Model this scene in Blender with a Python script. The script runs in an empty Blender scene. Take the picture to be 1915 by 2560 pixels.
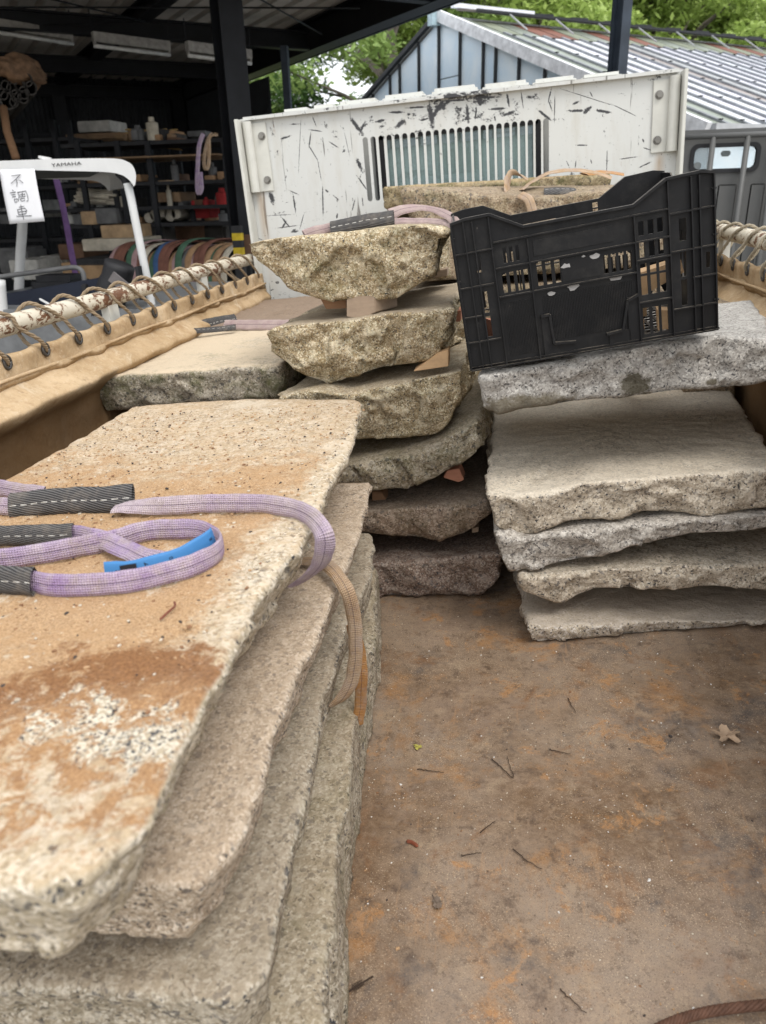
import bpy, bmesh, math, random
import numpy as np
from mathutils import Vector, Matrix
random.seed(4); rng = np.random.RandomState(4)
SC = bpy.context.scene; COL = SC.collection
# ------------------------------------------------------------------ camera
F_PX = 1910.0; CX, CY = 957.5, 1280.0
_Y = np.array([1276 - CX, CY - 478.0, -F_PX]); _Y /= np.linalg.norm(_Y)
_Z = -np.array([131., -4600, -F_PX]); _Z -= _Y * _Z.dot(_Y); _Z /= np.linalg.norm(_Z)
RG = np.array([np.cross(_Y, _Z), _Y, _Z])              # camera -> level world
CAM = np.array([0, 0, .85])
ROLL = math.radians(3.3)                               # the lorry stands 3.3 degrees off level
T3 = np.array([[math.cos(ROLL), 0, -math.sin(ROLL)], [0, 1, 0], [math.sin(ROLL), 0, math.cos(ROLL)]])
TM = Matrix.Rotation(-ROLL, 4, 'Y')
assert abs(TM[2][0] - T3[2][0]) < 1e-6
OFF = np.array([0, 0, .85]) - T3 @ np.array([0, 0, .85])
TW = Matrix.Translation(Vector(OFF)) @ TM              # lorry frame -> world
RT = T3.T @ RG
cd = bpy.data.cameras.new('camera'); cam = bpy.data.objects.new('camera', cd); COL.objects.link(cam)
M = Matrix([list(r) for r in RG]).to_4x4(); M.translation = Vector(CAM); cam.matrix_world = M
cd.sensor_fit = 'HORIZONTAL'; cd.sensor_width = 36; cd.lens = F_PX / 1915 * 36
cd.clip_start = .02; cd.clip_end = 400
cd.dof.use_dof = True; cd.dof.focus_distance = 1.45; cd.dof.aperture_fstop = 9.5
SC.camera = cam
# ------------------------------------------------------------------ light
w = bpy.data.worlds.new('World'); SC.world = w; w.use_nodes = True
nt = w.node_tree; nt.nodes.clear()
sky = nt.nodes.new('ShaderNodeTexSky'); sky.sky_type = 'NISHITA'; sky.sun_disc = False
sky.sun_elevation = math.radians(58); sky.sun_rotation = math.radians(140); sky.dust_density = 4; sky.air_density = 1.2
mx = nt.nodes.new('ShaderNodeMix'); mx.data_type = 'RGBA'; mx.inputs[0].default_value = .86
mx.inputs[7].default_value = (10.3, 10.6, 11.0, 1)       # even cloud cover over the sky
bg = nt.nodes.new('ShaderNodeBackground'); bg.inputs[1].default_value = .115
wo = nt.nodes.new('ShaderNodeOutputWorld')
nt.links.new(sky.outputs[0], mx.inputs[6]); nt.links.new(mx.outputs[2], bg.inputs[0]); nt.links.new(bg.outputs[0], wo.inputs[0])
sd = bpy.data.lights.new('sun', 'SUN'); sd.energy = 1.3; sd.angle = math.radians(25); sd.color = (1, .96, .9)
so = bpy.data.objects.new('sun', sd); COL.objects.link(so)
_el, _az = math.radians(58), math.radians(140)
so.rotation_euler = Vector((math.sin(_az) * math.cos(_el), math.cos(_az) * math.cos(_el), math.sin(_el))).to_track_quat('Z', 'Y').to_euler()
so.location = (3, -3, 8)
SC.view_settings.view_transform = 'Standard'; SC.view_settings.look = 'None'
SC.view_settings.exposure = 0.55; SC.view_settings.gamma = 1; SC.view_settings.use_curve_mapping = False
SC.cycles.max_bounces = 6; SC.cycles.transparent_max_bounces = 12
# ------------------------------------------------------------------ measuring helpers
def _hit(R, u, v, ax, val):
    d = R @ np.array([u - CX, CY - v, -F_PX]); return CAM + d * (val - CAM[ax]) / d[ax]
def tx(u, v, x): return _hit(RT, u, v, 0, x)
def ty(u, v, y): return _hit(RT, u, v, 1, y)
def tz(u, v, z): return _hit(RT, u, v, 2, z)
def gy(u, v, y): return _hit(RG, u, v, 1, y)
def gz(u, v, z): return _hit(RG, u, v, 2, z)
def tyl(u, v, a, b):
    d = RT @ np.array([u - CX, CY - v, -F_PX]); return CAM + d * a / (d[1] - b * d[0])
GZ = -.95
AD = np.array([-.6255, .7803, 0]); BD = np.array([.7803, .6255, 0])
def ab(a, b, z): return AD * a + BD * b + np.array([0, 0, z])
# ------------------------------------------------------------------ noise (numpy)
_g = rng.normal(size=(4096, 3)); _g /= np.linalg.norm(_g, axis=1)[:, None]
def _h(i, j, k, s): return (i * 73856093 ^ j * 19349663 ^ k * 83492791 ^ (s * 2654435 + 977)) & 4095
def perlin(P, s=0):
    I = np.floor(P).astype(np.int64); f = P - I; u = f * f * f * (f * (f * 6 - 15) + 10); r = 0
    for dx in (0, 1):
        for dy in (0, 1):
            for dz in (0, 1):
                g = _g[_h(I[:, 0] + dx, I[:, 1] + dy, I[:, 2] + dz, s)]
                wgt = (u[:, 0] if dx else 1 - u[:, 0]) * (u[:, 1] if dy else 1 - u[:, 1]) * (u[:, 2] if dz else 1 - u[:, 2])
                r = r + wgt * (g * (f - np.array([dx, dy, dz]))).sum(1)
    return r * 1.6
def fbm(P, sc, o=4, s=0):
    r = 0; a = 1
    for i in range(o): r = r + a * perlin(P * sc + 13.7 * i, s + i); sc *= 2.03; a *= .5
    return r
def facet(P, sc, s=0):
    Q = P * sc + .35 * np.stack([perlin(P * sc * 1.5, s + 5), perlin(P * sc * 1.5 + 9, s + 6), perlin(P * sc * 1.5 + 19, s + 7)], 1)
    I = np.floor(Q).astype(np.int64); best = np.full(len(Q), 9e9); out = np.zeros(len(Q))
    for dx in (-1, 0, 1):
        for dy in (-1, 0, 1):
            for dz in (-1, 0, 1):
                J = I + np.array([dx, dy, dz]); h = _h(J[:, 0], J[:, 1], J[:, 2], s + 11)
                c = J + .5 + .45 * _g[h]; d = Q - c; dd = (d * d).sum(1); m = dd < best
                best[m] = dd[m]; out[m] = (d[m] * _g[(h[m] * 7 + 3) & 4095]).sum(1)
    return out
# ------------------------------------------------------------------ object helpers
def tag(o, label=None, cat=None, group=None, kind=None):
    if label: o['label'] = label
    if cat: o['category'] = cat
    if group: o['group'] = group
    if kind: o['kind'] = kind
    return o
def empty(name, loc, label=None, cat=None, group=None, rz=0, truck=False, kind=None, mat=None):
    o = bpy.data.objects.new(name, None); COL.objects.link(o); o.empty_display_size = .1
    if mat is not None: o.matrix_world = mat
    elif truck: o.matrix_world = TW @ Matrix.Translation(Vector(loc)) @ Matrix.Rotation(rz, 4, 'Z')
    else: o.location = Vector(loc); o.rotation_euler.z = rz
    return tag(o, label, cat, group, kind)
def link(name, me, mat=None, parent=None, truck=False, org=None, smooth=False, W=None):
    """me holds coordinates in world (or lorry) frame when top-level; local to parent's frame otherwise"""
    o = bpy.data.objects.new(name, me); COL.objects.link(o)
    if mat: me.materials.append(mat)
    if smooth: me.polygons.foreach_set('use_smooth', [True] * len(me.polygons))
    if parent: o.parent = parent
    else:
        n = len(me.vertices); co = np.empty(n * 3); me.vertices.foreach_get('co', co); co = co.reshape(-1, 3)
        c = org if org is not None else np.array([(co[:, 0].min() + co[:, 0].max()) / 2, (co[:, 1].min() + co[:, 1].max()) / 2, co[:, 2].min()])
        co -= c; me.vertices.foreach_set('co', co.ravel()); me.update()
        o.matrix_world = (TW if truck else Matrix()) @ Matrix.Translation(Vector(c))
    return o
class MB:
    def __init__(s): s.v = []; s.f = []
    def add(s, vs, fs): n = len(s.v); s.v += [tuple(p) for p in vs]; s.f += [tuple(i + n for i in f) for f in fs]; return s
    def box(s, x0, x1, y0, y1, z0, z1):
        return s.add([(x, y, z) for z in (z0, z1) for y in (y0, y1) for x in (x0, x1)],
                     [(0, 2, 3, 1), (4, 5, 7, 6), (0, 1, 5, 4), (2, 6, 7, 3), (0, 4, 6, 2), (1, 3, 7, 5)])
    def obox(s, o, ex, ey, ez):
        o, ex, ey, ez = map(np.array, (o, ex, ey, ez))
        if np.dot(np.cross(ex, ey), ez) < 0: ex, ey = ey, ex
        return s.add([o + i * ex + j * ey + k * ez for k in (0, 1) for j in (0, 1) for i in (0, 1)],
                     [(0, 2, 3, 1), (4, 5, 7, 6), (0, 1, 5, 4), (2, 6, 7, 3), (0, 4, 6, 2), (1, 3, 7, 5)])
    def bar(s, a, b, wx, wz, up=(0, 0, 1)):
        a, b = np.array(a, float), np.array(b, float); d = b - a; L = np.linalg.norm(d); d /= L
        sx = np.cross(d, up); sx /= np.linalg.norm(sx) + 1e-9; sz = np.cross(sx, d)
        return s.obox(a - sx * wx / 2 - sz * wz / 2, sx * wx, d * L, sz * wz)
    def tube(s, pts, r, n=10, cap=True):
        pts = [np.array(p, float) for p in pts]; m = len(pts); rr = r if hasattr(r, '__len__') else [r] * m
        base = len(s.v); ref = None
        for i, p in enumerate(pts):
            t = pts[min(i + 1, m - 1)] - pts[max(i - 1, 0)]; t /= np.linalg.norm(t) + 1e-12
            if ref is None: ref = np.array([0, 0, 1.]) if abs(t[2]) < .9 else np.array([1., 0, 0])
            a = np.cross(t, ref); a /= np.linalg.norm(a) + 1e-12; b = np.cross(a, t); ref = b
            for k in range(n):
                q = 2 * math.pi * k / n; s.v.append(tuple(p + rr[i] * (math.cos(q) * a + math.sin(q) * b)))
        for i in range(m - 1):
            for k in range(n):
                k2 = (k + 1) % n; A = base + i * n; B = A + n
                s.f.append((A + k, A + k2, B + k2, B + k))
        if cap:
            s.f.append(tuple(base + k for k in range(n))[::-1]); s.f.append(tuple(base + (m - 1) * n + k for k in range(n)))
        return s
    def mesh(s, name='mesh'):
        me = bpy.data.meshes.new(name); me.from_pydata(s.v, [], s.f); me.update(); return me
    def build(s, name, mat=None, parent=None, bevel=0, **k):
        me = s.mesh(name)
        if bevel:
            bm = bmesh.new(); bm.from_mesh(me)
            bmesh.ops.bevel(bm, geom=bm.edges[:], offset=bevel, segments=2, affect='EDGES', clamp_overlap=True)
            bm.to_mesh(me); bm.free()
        return link(name, me, mat, parent, **k)
def spline(pts, n=8):
    P = [np.array(p, float) for p in pts]; P = [2 * P[0] - P[1]] + P + [2 * P[-1] - P[-2]]; out = []
    for i in range(1, len(P) - 2):
        for k in range(n):
            t = k / n; a, b, c, d = P[i - 1:i + 3]
            out.append(.5 * (2 * b + (c - a) * t + (2 * a - 5 * b + 4 * c - d) * t * t + (3 * b - a - 3 * c + d) * t ** 3))
    out.append(P[-2]); return out
def plate_curve(outer, holes, thick):
    """flat plate in x,y with holes, thickness along z"""
    cu = bpy.data.curves.new('plate', 'CURVE'); cu.dimensions = '2D'; cu.fill_mode = 'BOTH'; cu.extrude = thick / 2
    for loop in [outer] + holes:
        sp = cu.splines.new('POLY'); sp.points.add(len(loop) - 1); sp.use_cyclic_u = True
        for i, p in enumerate(loop): sp.points[i].co = (p[0], p[1], 0, 1)
    o = bpy.data.objects.new('plate', cu); COL.objects.link(o); dg = bpy.context.evaluated_depsgraph_get()
    me = bpy.data.meshes.new_from_object(o.evaluated_get(dg)); bpy.data.objects.remove(o); bpy.data.curves.remove(cu)
    me.materials.clear(); return me
# ------------------------------------------------------------------ materials
class N:
    def __init__(s, name, rough=.8, metal=0, spec=.3):
        s.m = bpy.data.materials.new(name); s.m.use_nodes = True; s.t = s.m.node_tree; s.b = s.t.nodes['Principled BSDF']
        s.b.inputs['Roughness'].default_value = rough; s.b.inputs['Metallic'].default_value = metal
        s.b.inputs['Specular IOR Level'].default_value = spec
        s.tc = s.t.nodes.new('ShaderNodeTexCoord'); s.co = s.tc.outputs['Object']
    def L(s, a, b): s.t.links.new(a, b)
    def setin(s, sock, v):
        if isinstance(v, bpy.types.NodeSocket): s.L(v, sock)
        elif isinstance(v, (tuple, list)) and len(v) == 3 and sock.type == 'RGBA': sock.default_value = (*v, 1)
        else: sock.default_value = v
    def map(s, scale=(1, 1, 1), loc=(0, 0, 0), rot=(0, 0, 0), co=None):
        n = s.t.nodes.new('ShaderNodeMapping'); s.L(co or s.co, n.inputs[0])
        n.inputs['Scale'].default_value = scale; n.inputs['Location'].default_value = loc; n.inputs['Rotation'].default_value = rot
        return n.outputs[0]
    def noise(s, sc, det=4, ro=.55, co=None, dist=0, col=False):
        n = s.t.nodes.new('ShaderNodeTexNoise'); s.L(co or s.co, n.inputs['Vector'])
        n.inputs['Scale'].default_value = sc; n.inputs['Detail'].default_value = det; n.inputs['Roughness'].default_value = ro; n.inputs['Distortion'].default_value = dist
        return n.outputs[1 if col else 0]
    def voro(s, sc, out='Color', feat='F1', co=None, rnd=1):
        n = s.t.nodes.new('ShaderNodeTexVoronoi'); n.feature = feat; s.L(co or s.co, n.inputs['Vector']); n.inputs['Scale'].default_value = sc
        n.inputs['Randomness'].default_value = rnd
        return n.outputs[out]
    def warp(s, co, amt, sc):
        n = s.t.nodes.new('ShaderNodeVectorMath'); n.operation = 'MULTIPLY_ADD'; s.L(s.noise(sc, 3, .6, co, 0, True), n.inputs[0]); n.inputs[1].default_value = (amt,) * 3; s.L(co, n.inputs[2]); return n.outputs[0]
    def wave(s, sc, co=None, dist=0, d='X'):
        n = s.t.nodes.new('ShaderNodeTexWave'); n.bands_direction = d; s.L(co or s.co, n.inputs['Vector']); n.inputs['Scale'].default_value = sc; n.inputs['Distortion'].default_value = dist
        return n.outputs['Fac']
    def xyz(s, v):
        n = s.t.nodes.new('ShaderNodeSeparateXYZ'); s.L(v, n.inputs[0]); return n.outputs
    def math(s, op, a, b=0, clamp=False):
        n = s.t.nodes.new('ShaderNodeMath'); n.operation = op; n.use_clamp = clamp; s.setin(n.inputs[0], a); s.setin(n.inputs[1], b); return n.outputs[0]
    def ramp(s, f, stops, const=False):
        n = s.t.nodes.new('ShaderNodeValToRGB'); s.L(f, n.inputs[0]); r = n.color_ramp
        if const: r.interpolation = 'CONSTANT'
        while len(r.elements) < len(stops): r.elements.new(.5)
        for e, (p, c) in zip(r.elements, stops):
            e.position = p; e.color = (*c, 1) if isinstance(c, (tuple, list)) else (c, c, c, 1)
        return n.outputs[0]
    def step(s, f, a, b):
        n = s.t.nodes.new('ShaderNodeMapRange'); s.L(f, n.inputs[0]); n.inputs[1].default_value = a; n.inputs[2].default_value = b; return n.outputs[0]
    def mix(s, f, a, b, mode='MIX'):
        n = s.t.nodes.new('ShaderNodeMix'); n.data_type = 'RGBA'; n.blend_type = mode
        s.setin(n.inputs[0], f); s.setin(n.inputs[6], a); s.setin(n.inputs[7], b); return n.outputs[2]
    def bump(s, h, st=.5, d=.002, prev=None):
        n = s.t.nodes.new('ShaderNodeBump'); s.L(h, n.inputs['Height']); s.setin(n.inputs['Strength'], st); n.inputs['Distance'].default_value = d
        if prev: s.L(prev, n.inputs['Normal'])
        return n.outputs[0]
    def fin(s, col, nrm=None, rough=None):
        s.setin(s.b.inputs['Base Color'], col)
        if nrm: s.L(nrm, s.b.inputs['Normal'])
        if rough is not None: s.setin(s.b.inputs['Roughness'], rough)
        return s.m
def simple(name, col, rough=.7, metal=0, var=.25, sc=12, spec=.3):
    n = N(name, rough, metal, spec); f = n.noise(sc, 5, .6)
    c = n.mix(n.step(f, .3, .7), tuple(x * (1 - var) for x in col), tuple(min(1, x * (1 + var)) for x in col))
    return n.fin(c, n.bump(n.noise(sc * 12, 3), .15, .001))
def stone(name, base, pale, dark=(.06, .06, .065), sand=(.42, .27, .14), dust=.5, moss=0, stain=.3, gs=330, seed=0, wet=None, brown=(.2, .13, .075), mk=1.0, dk=1.0):
    n = N(name, .9, 0, .2); off = n.map(loc=(seed * 3.1, seed * 1.7, seed * .9))
    nz = n.xyz(n.tc.outputs['Normal'])[2]; up = n.step(nz, .45, .85)
    wp = n.warp(off, .006, 220); g = n.xyz(n.voro(gs, co=wp))[0]; g2 = n.xyz(n.voro(gs * .5, co=wp))[1]
    c = n.ramp(g, [(0, dark), (.045 * dk, tuple(x * .45 for x in base)), (.14 * dk, tuple(x * .8 for x in base)), (.4, base), (.7, tuple((a + b) / 2 for a, b in zip(base, pale))), (.88, pale)], True)
    c = n.mix(n.ramp(g2, [(0, .75 * mk), (.06 * dk, 0)], True), c, tuple(x * 1.3 for x in dark))
    c = n.mix(n.math('MULTIPLY', n.step(n.noise(45, 5, .65, off), .52, .62), .45), c, tuple(x * 1.12 for x in pale))
    m1 = n.noise(9, 6, .62, off); c = n.mix(n.math('MULTIPLY', n.step(m1, .42, .72), stain), c, brown)
    m2 = n.noise(26, 6, .7, off, .6); c = n.mix(n.math('MULTIPLY', n.step(m2, .55, .75), stain * 1.1), c, (brown[0] * .55, brown[1] * .55, brown[2] * .6))
    cr = n.noise(17, 8, .8, n.map((1, 1, 1.8), (seed, 5, 2)), 1.2)
    c = n.mix(n.math('MULTIPLY', n.step(cr, .58, .68), .5), c, (.085, .075, .06)); c = n.mix(n.math('MULTIPLY', n.step(n.noise(75, 6, .85, off, .5), .55, .64), .42), c, tuple(x * .32 for x in base)); c = n.mix(n.math('MULTIPLY', n.step(n.noise(110, 5, .85, n.map(loc=(seed, 2, 8))), .54, .62), .5), c, tuple(min(.82, x * 1.1) for x in pale))
    if moss:
        ms = n.noise(14, 6, .7, off, .4); c = n.mix(n.math('MULTIPLY', n.step(ms, .48, .66), moss), c, (.13, .13, .045))
        ms2 = n.noise(60, 4, .7, off); c = n.mix(n.math('MULTIPLY', n.math('MULTIPLY', n.step(ms, .38, .6), n.step(ms2, .5, .6)), moss * .8), c, (.07, .075, .03))
    d1 = n.noise(5, 6, .65, off, .3); d2 = n.noise(80, 4, .7, off)
    du = n.math('MULTIPLY', n.math('MULTIPLY', up, n.math('ADD', n.step(d1, .35, .6), n.step(d2, .3, .75)), True), dust)
    sg = n.mix(n.noise(420, 2, .6, off), tuple(x * .72 for x in sand), tuple(x * 1.2 for x in sand))
    c = n.mix(du, c, sg)
    if wet: c = wet(n, c, up)
    h1 = n.noise(190, 5, .75, off); h2 = n.voro(gs * .8, 'Distance', co=off); h3 = n.noise(55, 6, .7, off)
    b = n.bump(h3, n.math('SUBTRACT', .6, n.math('MULTIPLY', up, .42)), .006); b = n.bump(h2, .3, .002, b); b = n.bump(h1, .75, .003, b)
    return n.fin(c, b)
# ------------------------------------------------------------------ slabs
def resample(P, n):
    P = np.array(P, float); d = np.r_[0, np.cumsum(np.linalg.norm(np.diff(P[:, :3], axis=0), axis=1))]
    t = np.linspace(0, d[-1], n + 1)[:-1]; return np.stack([np.interp(t, d, P[:, k]) for k in range(3)], 1)
def slab(name, label, chains, mat, ds=.008, r0=.008, fac=1.0, topamp=.0012, seed=0, smooth=2, group=None, parent=None, wob=.005, cat='stone slab', bulge=0, wear=1, big=0):
    top = []; bot = []
    for a, b in chains:
        L = sum(np.linalg.norm(np.array(a[i + 1]) - np.array(a[i])) for i in range(len(a) - 1)); n = max(4, int(L / ds))
        top.append(resample(a, n)); bot.append(resample(b, n))
    top = np.vstack(top); bot = np.vstack(bot)
    for _ in range(smooth): 
        top = (np.roll(top, 1, 0) + 2 * top + np.roll(top, -1, 0)) / 4; bot = (np.roll(bot, 1, 0) + 2 * bot + np.roll(bot, -1, 0)) / 4
    n = len(top); t2 = np.roll(top, -2, 0) - np.roll(top, 2, 0); nr = np.stack([t2[:, 1], -t2[:, 0]], 1); nr /= np.linalg.norm(nr, axis=1)[:, None] + 1e-9
    for _ in range(3): nr = (np.roll(nr, 1, 0) + nr + np.roll(nr, -1, 0)) / 3
    nr3 = np.c_[nr, np.zeros(n)]
    h = np.linalg.norm(top - bot, axis=1).mean(); m = max(5, int(h / ds))
    edge = perlin(np.c_[top[:, :2] * 22, np.full(n, seed)], seed); r = r0 * (.7 + 1.6 * np.clip(edge, 0, 1))
    rings = []; wside = []; 
    c = np.r_[top[:, :2].mean(0), 0]; cz = top[:, 2].mean()
    w2 = (top[:, :2].max(0) - top[:, :2].min(0)).min() / 2; K = max(5, int(w2 / ds * .9))
    L0 = top - nr3 * r[:, None]
    # robust planar fit for the cap
    Afit = np.c_[top[:, :2], np.ones(n)]; pl = np.linalg.lstsq(Afit, top[:, 2], rcond=None)[0]; cc = np.array([c[0], c[1], pl[0] * c[0] + pl[1] * c[1] + pl[2]])
    for k in range(K, 0, -1):
        s = 1 - (k / K) ** 1.0 * .985; rings.append(cc + (L0 - cc) * s); wside.append(np.full(n, 0.))
    for k in range(m + 1):
        t = k / m; P = top * (1 - t) + bot * t; dd = t * h
        ins = np.where(dd < r, r * (1 - np.sqrt(np.clip(1 - (1 - dd / r) ** 2, 0, 1))), 0); db = (1 - t) * h; rb = r * .8
        ins = ins + np.where(db < rb, rb * (1 - np.sqrt(np.clip(1 - (1 - db / rb) ** 2, 0, 1))), 0)
        P = P + nr3 * (bulge * math.sin(math.pi * t) - ins)[:, None]; rings.append(P); wside.append(np.clip(.25 + dd / r * .5, 0, 1) * (1 if k else .8))
    cb = bot.mean(0)
    for s in (.96, .8, .5, .05): rings.append(cb + (bot - cb) * s); wside.append(np.full(n, .15))
    P = np.vstack(rings); ws = np.concatenate(wside); nR = len(rings); dirs = np.tile(nr3, (nR, 1))
    f = facet(P * np.array([1, 1, 1.3]), 8.5, seed + 50) * .018 * big + facet(P, 15, seed) * .010 * fac + facet(P, 40, seed + 3) * .0032 * fac + fbm(P, 6, 2, seed) * .006 * fac + fbm(P, 55, 3, seed + 9) * .0016 * fac
    D = dirs * (f * ws)[:, None]
    D[:, 2] += ws * (fbm(P, 14, 3, seed + 20) * .005 * fac)
    kk = np.repeat(np.arange(nR), n); cap = kk < K
    D[:, 2] += np.where(cap, fbm(P, 3, 2, seed + 31) * .002 * wear + fbm(P, 30, 4, seed + 30) * topamp * wear - np.clip(fbm(P, 12, 3, seed + 33) - .35, 0, 1) * topamp * 3, 0)
    wb = np.stack([perlin(P * np.array([1, 1, .3]) * 11, seed + 40), perlin(P * np.array([1, 1, .3]) * 11 + 7, seed + 41), np.zeros(len(P))], 1) * wob
    rad = np.clip((kk - (K - 8)) / 8, 0, 1) * 1.0; P = P + D + wb * rad[:, None]
    I = np.arange(n); J = (I + 1) % n; F = []
    for k in range(nR - 1): A = k * n; B = A + n; F.append(np.stack([A + I, B + I, B + J, A + J], 1))
    F = np.vstack(F); nv = len(P); me = bpy.data.meshes.new(name)
    me.vertices.add(nv); me.vertices.foreach_set('co', P.ravel())
    nf = len(F); cap1 = list(range(n)); capl = list(range((nR - 1) * n, nR * n))[::-1]
    me.loops.add(nf * 4 + 2 * n); me.loops.foreach_set('vertex_index', np.r_[F.ravel(), cap1, capl].astype(np.int32))
    me.polygons.add(nf + 2); me.polygons.foreach_set('loop_start', np.r_[np.arange(nf) * 4, nf * 4, nf * 4 + n].astype(np.int32))
    me.update(calc_edges=True); me.validate()
    o = link(name, me, mat, truck=True, smooth=True); tag(o, label, cat, group); return o
def rect_slab(name, label, front_t, front_b, yb, mat, xr=None, xl=None, zb=None, **k):
    """front polylines left to right, straight back to depth yb"""
    ft, fb = list(map(tuple, front_t)), list(map(tuple, front_b)); xr = ft[-1][0] if xr is None else xr; xl = ft[0][0] if xl is None else xl
    zt = zb if zb is not None else (ft[0][2], ft[-1][2])
    brt, blt = (xr, yb, zt[1]), (xl, yb, zt[0]); zl = min(p[2] for p in fb); brb, blb = (xr - .01, yb, zl), (xl + .01, yb, zl)
    return slab(name, label, [(ft, fb), ([ft[-1], brt], [fb[-1], brb]), ([brt, blt], [brb, blb]), ([blt, ft[0]], [blb, fb[0]])], mat, **k)
# ------------------------------------------------------------------ ground
m_ground = (lambda n: n.fin(n.mix(n.step(n.noise(3, 6), .35, .65), (.22, .20, .17), (.36, .33, .28)), n.bump(n.noise(60, 5, .7), .5, .01)))(N('gravel_ground', .95))
g = MB().add([(-150, -60, GZ), (150, -60, GZ), (150, 200, GZ), (-150, 200, GZ)], [(0, 1, 2, 3)]).build('ground', m_ground); tag(g, kind='structure', label='grey gravel yard under the lorry and the shed')
# ------------------------------------------------------------------ lorry
def bed_mat():
    n = N('rusty_bed_plate', .62, 0, .35); co = n.co
    mul = lambda a_, b_: n.math('MULTIPLY', a_, b_); off = lambda x, y: n.map((1, 1, 1), (x, y, 0)); a = n.noise(2.4, 8, .66, co, .5)
    c = n.mix(n.step(a, .40, .60), (.15, .092, .052), (.27, .205, .15))
    lay = [(6.5, (3, 1), .50, .60, .75, (.25, .18, .13)), (4.4, (9, 2), .54, .62, .9, (.32, .165, .065)), (5.2, (1, 8), .53, .62, .85, (.105, .088, .078)), (3.0, (5, 5), .54, .66, .7, (.31, .26, .215)), (11, (6, 3), .55, .64, .75, (.20, .10, .045)), (16, (2, 7), .56, .64, .6, (.36, .27, .18)), (9, (8, 8), .58, .63, .8, (.40, .20, .075))]
    for sc_, o_, t0, t1, k_, col in lay: c = n.mix(mul(n.step(n.noise(sc_, 9, .74, off(*o_), .35), t0, t1), k_), c, col)
    c = n.mix(mul(n.step(n.noise(40, 8, .85, off(7, 1)), .44, .62), .6), c, (.33, .235, .155)); c = n.mix(mul(n.step(n.noise(34, 7, .85, off(4, 1)), .53, .63), .7), c, (.085, .055, .038)); c = n.mix(mul(n.step(n.noise(120, 5, .85, off(2, 9)), .54, .66), .6), c, (.10, .065, .045))
    s1 = n.noise(420, 3, .75); s2 = n.noise(7, 6, .75, off(4, 4)); c = n.mix(mul(n.step(s1, .575, .64), n.step(s2, .42, .58)), c, (.52, .40, .27))
    c = n.mix(mul(n.step(n.noise(600, 2, .6, off(1, 1)), .61, .67), .85), c, (.045, .032, .024))
    for rt, sd in ((.3, 0), (-1.1, 5), (1.35, 9)):
        sc = n.noise(70, 3, .5, n.map((1.6, .12, 1), (sd, 0, 0), (0, 0, rt)), .2)
        mk = mul(n.step(sc, .65, .68), n.step(n.noise(8, 3, .5, n.map(loc=(sd, 3, 1))), .5, .6)); c = n.mix(mul(mk, .3), c, (.36, .22, .12))
    bm_ = n.bump(n.noise(120, 4, .7), .35, .0015); bm_ = n.bump(a, .3, .01, bm_)
    return n.fin(c, bm_, n.step(n.noise(8, 4), .2, .9))
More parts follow.
